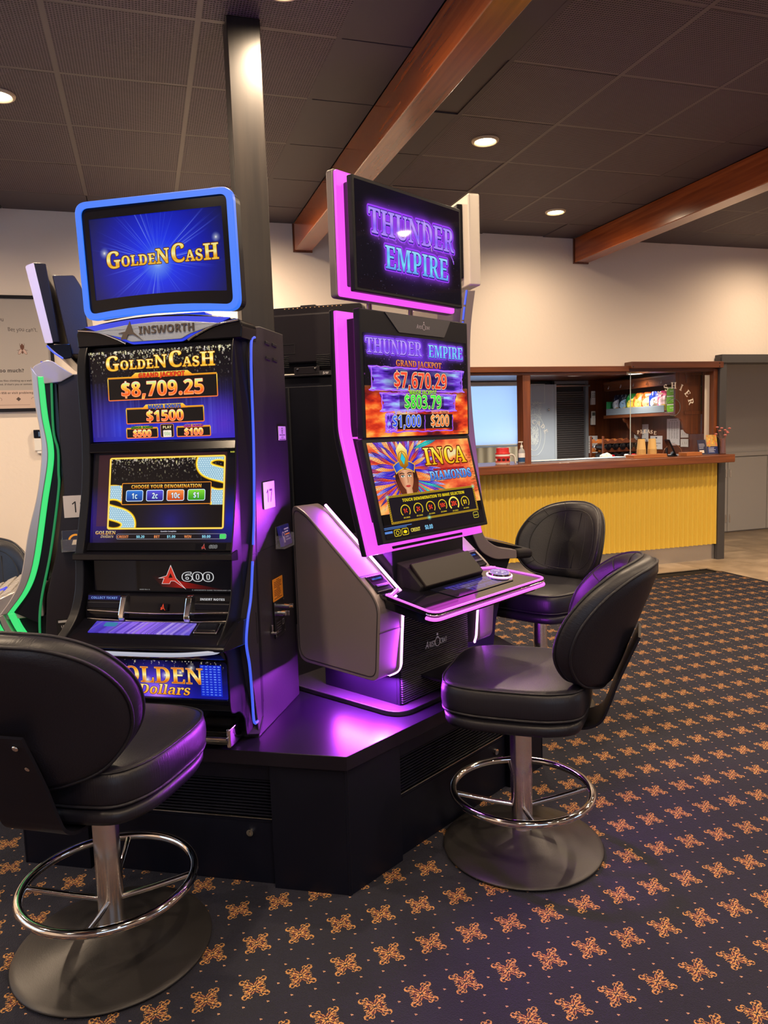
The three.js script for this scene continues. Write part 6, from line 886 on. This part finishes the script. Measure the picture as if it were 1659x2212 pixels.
['bottom', 'middle', 'top'].forEach((s, i) => {
  const face = canvas(256, 90, (g) => { g.fillStyle = '#7ac81c'; g.fillRect(0, 0, 256, 90); g.fillStyle = '#e8f4d8'; g.fillRect(0, 0, 256, 14); g.fillStyle = '#f0f8e0'; text(g, 'Sustainability', 128, 44, 'italic bold 24px sans-serif', { fill: '#e8f8d0' }); text(g, 'Delivered', 128, 68, 'italic 18px sans-serif', { fill: '#d8f0b8' }); });
  const t = thing('green_box', `bright green carton, the ${s} one of three stacked at the shelf end`, 'carton', [5.37, 1.519 + i * 0.086, -6.505], 0.04 * (i - 1)); part('carton', uvbox(rbox(0.23, 0.084, 0.25, 0.003, 0, 0.043, 0)), mat({ color: rgb(0.2, 0.58, 0.02), roughness: 0.5 }), t); part('printed_face', uvbox(sheet(0.24, 0.08)), printMat(face, 0.5), t, [-0.1165, 0.043, 0], [0, -Math.PI / 2, 0]);
  part('printed_face', uvbox(sheet(0.22, 0.08)), printMat(face, 0.5), t, [0, 0.043, 0.1265]);
});
const sideSheet = (w, h, y, z, m, label, cat = 'paper sheet') => single('paper_sheet', uvbox(box(w, h, 0.002)), m, label, cat, [bx1 - 0.004, y, z], [0, -Math.PI / 2, 0]);
sideSheet(0.26, 0.20, 1.30, -7.40, notePaper(5, 160, 128), 'wide white paper on the timber wall below the left half of the shelf');
sideSheet(0.21, 0.15, 1.19, -7.13, notePaper(3, 128, 96), 'small white paper low on the wall behind the gold cups');
sideSheet(0.21, 0.29, 1.305, -6.845, printMat(canvas(160, 220, (g) => { g.fillStyle = '#dcdce2'; g.fillRect(0, 0, 160, 220); for (let i = 0; i < 4; i++) for (let j = 0; j < 16; j++) { g.fillStyle = '#666'; g.fillRect(22 + i * 32, 26 + j * 9, 14 + 6 * rnd(), 3); } text(g, 'The Ladies of Bingo', 80, 14, '10px sans-serif', { fill: '#444' }); text(g, 'Good Luck', 80, 200, '10px sans-serif', { fill: '#444' }); })), 'tall white list of figures in columns behind the speaking hole in the glass', 'paper list');
for (const [y, l] of [[1.285, 'upper of two white switch plates on the timber wall behind the bar'], [1.186, 'lower of two white switch plates on the timber wall behind the bar']]) { const t = thing('switch_plate', l, 'switch', [bx1 - 0.006, y, -6.66], -Math.PI / 2); part('plate', rbox(0.12, 0.085, 0.012, 0.004), M.white, t); for (let i = 0; i < 3; i++) part('switch', rbox(0.014, 0.024, 0.008, 0.003, -0.03 + i * 0.03, 0, 0.007), M.paper, t); }
// wine rack on the back bench
{
  const b = thing('back_bench', 'low dark timber bench under the shelf behind the bar', 'bench', [5.22, 0, -7.35]); part('bench_top', grain(rbox(0.6, 0.04, 1.3, 0.004, 0, 0.96, 0), 'z'), M.woodDark, b); part('bench_front', grain(rbox(0.03, 0.94, 1.3, 0.003, -0.27, 0.47, 0), 'y'), M.woodDark, b);
  const r = thing('wine_rack', 'timber wine rack with scalloped rails holding dark bottles on the bench', 'wine rack', [5.17, 0.981, -7.42]);
  for (let k = 0; k < 3; k++) for (const z of [-0.10, 0.13]) { const s = new THREE.Shape(); s.moveTo(-0.24, 0); for (let i = 0; i < 5; i++) { const x = -0.24 + i * 0.096; s.lineTo(x + 0.01, 0.045); s.lineTo(x + 0.02, 0.045); s.quadraticCurveTo(x + 0.048, 0.0, x + 0.076, 0.045); s.lineTo(x + 0.086, 0.045); } s.lineTo(0.24, 0); s.closePath(); part('rail', ext(s, 0.02, z), z > 0 ? M.woodDark : M.woodLight, r, [0, 0.02 + k * 0.10, 0]); }
  for (const x of [-0.25, 0.25]) for (const z of [-0.10, 0.14]) part('upright', rbox(0.02, 0.30, 0.02, 0.003, x, 0.15, z), M.woodDark, r);
  const bottle = lathe([[0, 0], [0.036, 0], [0.038, 0.006], [0.038, 0.19], [0.030, 0.225], [0.015, 0.25], [0.0135, 0.30], [0.015, 0.305], [0, 0.305]], 24).rotateX(Math.PI / 2);
  const caps = [['#101014', '#c81c2a'], ['#0e0e12', '#101014'], ['#0c0c10', '#e8e8ee'], ['#101014', '#b81c24'], ['#0c0c10', '#16161a']].map(([a, c]) => [phys({ color: new THREE.Color(a), roughness: 0.12 }), mat({ color: new THREE.Color(c), roughness: 0.4 })]);
  for (let k = 0; k < 2; k++) for (let i = 0; i < 5; i++) { const t = thing('wine_bottle', k ? 'dark wine bottle lying in the upper row of the wine rack, its base towards us' : 'wine bottle lying in the lower row of the wine rack, its capped neck towards us', 'bottle', [5.17 - 0.192 + i * 0.096, 0.981 + 0.077 + k * 0.10, -7.42], 0, k ? 'upper row of wine bottles' : 'lower row of wine bottles'); const z0 = k ? 0.16 : -0.05, f = k ? -1 : 1; const bm = part('bottle', f < 0 ? bottle.clone().rotateY(Math.PI) : bottle.clone(), caps[(i + k) % 5][0], t, [0, 0, z0]); part('capsule', cyl(0.0155, 0.0155, 0.075, 0, 0, 0, 20).rotateX(Math.PI / 2), caps[(i + k * 2) % 5][1], bm, [0, 0, f * 0.27]); }
}
// fixed glass in front of the cashier side
{
  const t = thing('glass_screen', 'clear glass screen with round speaking hole and etched letters on the bar', 'glass screen', [4.975, BT + 0.001, ZB - 0.005]);
  const s = hole(poly([[-0.475, 0], [0.455, 0], [0.455, 0.825], [-0.475, 0.825]]), new THREE.Path().absarc(0.022, 0.478, 0.083, 0, 2 * Math.PI));
  part('pane', new THREE.ShapeGeometry(s, 24), M.glass, t);
  part('hole_rim', new THREE.TorusGeometry(0.083, 0.0028, 6, 48), mat({ color: rgb(0.10, 0.12, 0.11), roughness: 0.2 }), t, [0.022, 0.478, 0]);
  part('hole_rim', new THREE.TorusGeometry(0.115, 0.0028, 6, 40, Math.PI), mat({ color: rgb(0.30, 0.12, 0.06), roughness: 0.3 }), t, [0.018, 0.0, 0]);
  part('glass_edge', rbox(0.006, 0.825, 0.006, 0.001, -0.475, 0.4125, 0), mat({ color: rgb(0.6, 0.72, 0.72), roughness: 0.2 }), t);
  const em = mat({ color: rgb(0.66, 0.58, 0.50), roughness: 0.7 });
  [...'CASHIER'].forEach((ch, i) => { const a = (-75 + i * 25) * D, r = 0.185, g = new THREE.ShapeGeometry(SERIF.generateShapes(ch, 0.062)); g.computeBoundingBox(); g.translate(-g.boundingBox.max.x / 2, 0, 0); part('etched_letter', g, em, t, [0.022 + r * Math.sin(a), 0.475 + r * Math.cos(a), 0.003], [0, 0, -a]); });
  [...'PLEASE'].forEach((ch, i) => { const g = new THREE.ShapeGeometry(SERIF.generateShapes(ch, 0.035)); part('etched_letter', g, em, t, [-0.40 + i * 0.038, 0.235 - 0.002 * (i - 2) ** 2, 0.003], [0, 0, 0.1 - i * 0.04]); });
  part('frosted_band', new THREE.PlaneGeometry(0.06, 0.78), phys({ color: rgb(0.82, 0.74, 0.64), roughness: 0.8, transmission: 0.35, thickness: 0 }), t, [0.425, 0.40, 0.002]);
  for (let k = 0; k < 3; k++) for (let i = 0; i < 6; i++) { const c = new THREE.Shape(); c.absellipse(0, 0, 0.006, 0.014, 0, 7); part('etched_leaf', new THREE.ShapeGeometry(c, 8), mat({ color: rgb(0.10, 0.07, 0.05), roughness: 0.6 }), t, [0.425 + (i % 2 ? 0.011 : -0.011), 0.47 + k * 0.11 + (i >> 1) * 0.030, 0.0045], [0, 0, i % 2 ? 0.7 : -0.7]); }
}
// things standing on the bar
{
  const t = thing('charity_tub', 'white plastic tub with red lid, red label and handle on the left of the bar', 'tub', [3.122, BT, -6.2]);
  part('tub', lathe([[0, 0], [0.062, 0], [0.065, 0.006], [0.066, 0.088], [0.062, 0.094], [0, 0.094]], 40), M.white, t); part('lid', lathe([[0.066, 0.092], [0.068, 0.098], [0.066, 0.104], [0.058, 0.106], [0.058, 0.146], [0.055, 0.15], [0, 0.15]], 40), mat({ color: rgb(0.62, 0.02, 0.02), roughness: 0.35 }), t);
  part('label', new THREE.CylinderGeometry(0.0668, 0.0668, 0.06, 40, 1, true), printMat(canvas(512, 96, (g) => { g.fillStyle = '#b8201c'; g.fillRect(0, 0, 512, 96); for (let i = 0; i < 10; i++) { g.fillStyle = i % 3 === 1 ? '#f0e8e0' : '#3a0c0a'; g.beginPath(); g.arc(26 + i * 51, 50, 20, 0, 7); g.fill(); } g.fillStyle = '#f0dcc8'; g.fillRect(0, 82, 512, 6); })), t, [0, 0.044, 0]);
  part('handle', tube([[0.06, 0.085, 0], [0.10, 0.083, 0], [0.122, 0.06, 0], [0.128, 0.02, 0], [0.132, 0.004, 0]], 0.009, 24), M.white, t);
}
{
  const t = thing('sanitiser_bottle', 'clear pump bottle with a blue label against the timber post', 'bottle', [3.306, BT, -6.18]);
  part('bottle', lathe([[0, 0], [0.028, 0], [0.030, 0.01], [0.030, 0.11], [0.022, 0.13], [0.012, 0.138], [0.012, 0.15], [0, 0.15]], 28), phys({ color: rgb(0.8, 0.86, 0.92), roughness: 0.1, transmission: 0.6, thickness: 0 }), t); part('label', new THREE.CylinderGeometry(0.0305, 0.0305, 0.08, 28, 1, true), printMat(strip(128, 96, '#e8e8ea', (g) => { g.fillStyle = '#1c4a7a'; g.fillRect(0, 48, 128, 48); g.fillStyle = '#555'; for (let i = 0; i < 4; i++) g.fillRect(50, 8 + i * 10, 34, 4); })), t, [0, 0.055, 0]);
  part('pump', [cyl(0.011, 0.013, 0.02, 0, 0.158, 0), cyl(0.004, 0.004, 0.03, 0, 0.178, 0, 10), rbox(0.045, 0.010, 0.014, 0.004, -0.010, 0.197, 0)], M.white, t);
}
single('bar_mat', uvbox(rbox(1.15, 0.008, 0.20, 0.003)), printMat(strip(512, 96, '#3a6a98', (g) => { g.fillStyle = '#d8e4ee'; g.fillRect(0, 0, 512, 12); g.fillRect(0, 84, 512, 12); g.fillStyle = '#7aa8d0'; for (let i = 0; i < 14; i++) g.fillRect(20 + i * 36, 30, 22, 30); })), 'long blue and white bar mat lying on the bar top', 'bar mat', [3.98, BT + 0.004, -6.40]);
single('bar_cloth', creased(pillow((t) => [0.07 * Math.cos(6.283 * t), 0.045 * Math.sin(6.283 * t)], [[0, 0], [1, 0], [0.95, 0.02], [0.6, 0.035], [0.2, 0.045], [0, 0.044]], (x, y) => 0.006 * Math.sin(x * 120) * Math.cos(y * 150), 40).rotateX(-Math.PI / 2), 0.6), M.paper, 'crumpled white and red cloth beside the wine rack on the bar', 'cloth', [4.44, BT, -6.52]);
function woodBlock(label, p, w, d, h) { const t = thing('wooden_tray', label, 'tray', p, 0.02); part('block', grain(rbox(w, h, d, 0.004, 0, h / 2, 0), 'x'), M.woodLight, t); part('ledge', grain(rbox(w * 1.04, 0.008, d * 1.04, 0.003, 0, 0.004, 0), 'x'), M.woodLight, t); }
woodBlock('pale timber tray under the two stacks of gold cups', [4.59, BT, -6.08], 0.38, 0.13, 0.034);
woodBlock('small reddish timber tray on the bar between the tablet and the flyers', [5.118, BT, -6.10], 0.185, 0.12, 0.034);
const cupG = lathe([[0.030, 0.0], [0.032, 0.001], [0.0415, 0.098], [0.0435, 0.100], [0.043, 0.103], [0.040, 0.1], [0.031, 0.004], [0, 0.004]], 36), cupM = mat({ color: rgb(0.74, 0.48, 0.17), roughness: 0.5 });
for (const [s, x, n] of [['left', 4.533, 6], ['right', 4.655, 6]]) for (let i = 0; i < n; i++) { // upside down cups, nested
  const c = part(numbered('paper_cup'), cupG.clone().rotateX(Math.PI).translate(0, 0.103, 0), cupM, scene, [x, BT + 0.034 + i * 0.009, -6.08]);
  tag(c, i === n - 1 ? `gold paper cup on top of the ${s} stack` : `gold paper cup nested lower in the ${s} stack, only its rim showing`, 'paper cup', i === n - 1 ? undefined : `lower cups of the ${s} stack`);
}
{ const t = thing('payment_tablet', 'black card terminal leaning on its stand beside the gold cups', 'tablet', [4.93, BT, -6.16], 1.15); part('tablet', rbox(0.15, 0.17, 0.016, 0.006), M.black, t, [0, 0.088, 0], [-0.42, 0, 0]); part('stand', [rbox(0.12, 0.012, 0.11, 0.004, 0, 0.006, 0), rbox(0.06, 0.08, 0.01, 0.003, 0, 0.045, -0.035)], M.satin, t); }
single('paper_slips', merge([0, 1, 2].map((i) => box(0.13, 0.003, 0.09).rotateY(0.2 * i).translate(0.005 * i, 0.0015 + 0.0035 * i, 0))), mat({ color: rgb(0.45, 0.58, 0.78), roughness: 0.6 }), 'blue white paper slips beside the tablet', 'paper', [5.03, BT + 0.0, -6.27]);
[['left', 5.258, -6.10, 0.115, 0.145, '#2a2c4a'], ['right', 5.395, -6.12, 0.115, 0.19, '#20306a']].forEach(([s, x, z, w, h, c], i) => {
  const t = thing('flyer_stand', i ? 'taller flyer with a dish picture above a blue strip, by the dried flowers' : 'dark blue flyer with white print standing left of the taller flyer', 'flyer', [x, BT, z], 0.15 - 0.3 * i); part('flyer', uvbox(box(w, h, 0.003)), printMat(canvas(128, 180, (g) => { g.fillStyle = c; g.fillRect(0, 0, 128, 180); if (i) { g.fillStyle = '#caa05a'; g.fillRect(0, 0, 128, 110); for (let k = 0; k < 40; k++) { g.fillStyle = `rgb(${180 + 60 * rnd() | 0},${110 + 80 * rnd() | 0},${40 + 50 * rnd() | 0})`; g.beginPath(); g.arc(128 * rnd(), 110 * rnd(), 10, 0, 7); g.fill(); } } for (let k = 0; k < 5; k++) { g.fillStyle = '#cfd2e4'; g.fillRect(16, (i ? 122 : 50) + k * (i ? 10 : 14), 60 + 36 * rnd(), 4); } if (!i) { g.fillStyle = '#e8dcd0'; g.fillRect(14, 130, 70, 34); } })), t, [0, h / 2 + 0.006, 0], [-0.2, 0, 0]); part('stand', rbox(w, 0.008, 0.06, 0.003, 0, 0.004, 0.0), M.acrylic, t); void s;
});
{
  const t = thing('flower_vase', 'narrow glass vase with dried pink flowers at the right end of the bar', 'vase', [5.475, BT, -6.06]);
  part('vase', lathe([[0, 0.002], [0.028, 0], [0.030, 0.01], [0.026, 0.08], [0.024, 0.15], [0.027, 0.155], [0.023, 0.15], [0.024, 0.08], [0.027, 0.012], [0, 0.008]], 32), phys({ color: rgb(0.7, 0.45, 0.42), roughness: 0.05, transmission: 0.85, thickness: 0 }), t);
  for (let i = 0; i < 9; i++) { const a = i * 2.4, r = 0.03 + 0.035 * rnd(), h = 0.19 + 0.10 * rnd(), x = r * Math.cos(a) * 1.3, z = r * Math.sin(a); const st = part('stem', tube([[x * 0.1, 0.02, z * 0.1], [x * 0.3, 0.13, z * 0.3], [x, h, z]], 0.0016, 12, false, 5), M.stem ??= mat({ color: rgb(0.28, 0.12, 0.09), roughness: 0.7 }), t); part('flower', new THREE.SphereGeometry(0.0125, 10, 8).scale(1.2, 0.7, 1.2), M.petal ??= mat({ color: rgb(0.52, 0.17, 0.15), roughness: 0.8 }), st, [x, h, z]); }
}
// lights under the bar's timber soffit
[[4.459, -7.087, 'left of the two round lights under the bar soffit'], [5.119, -6.975, 'right of the two round lights under the bar soffit, behind the glass']].forEach(([x, z, l]) => {
  const t = thing('bar_downlight', l, 'downlight', [x, by, z]); part('ring', lathe([[0.075, 0.004], [0.075, -0.006], [0.09, -0.008], [0.098, 0.002]], 32), M.white, t); part('lens', cyl(0.075, 0.075, 0.005, 0, 0.0, 0, 32), glow(1.0, 0.97, 0.85, 8), t);
  const s = new THREE.SpotLight(rgb(1, 0.88, 0.7), x > 5 ? 3 : 9, 0, 75 * D, 0.7); s.name = 'bar_beam'; s.position.set(x, by - 0.02, z); s.target.position.set(x, 0, z); s.shadow.radius = 3; s.castShadow = true; scene.add(s, s.target);
});
renderer.render(scene, camera);
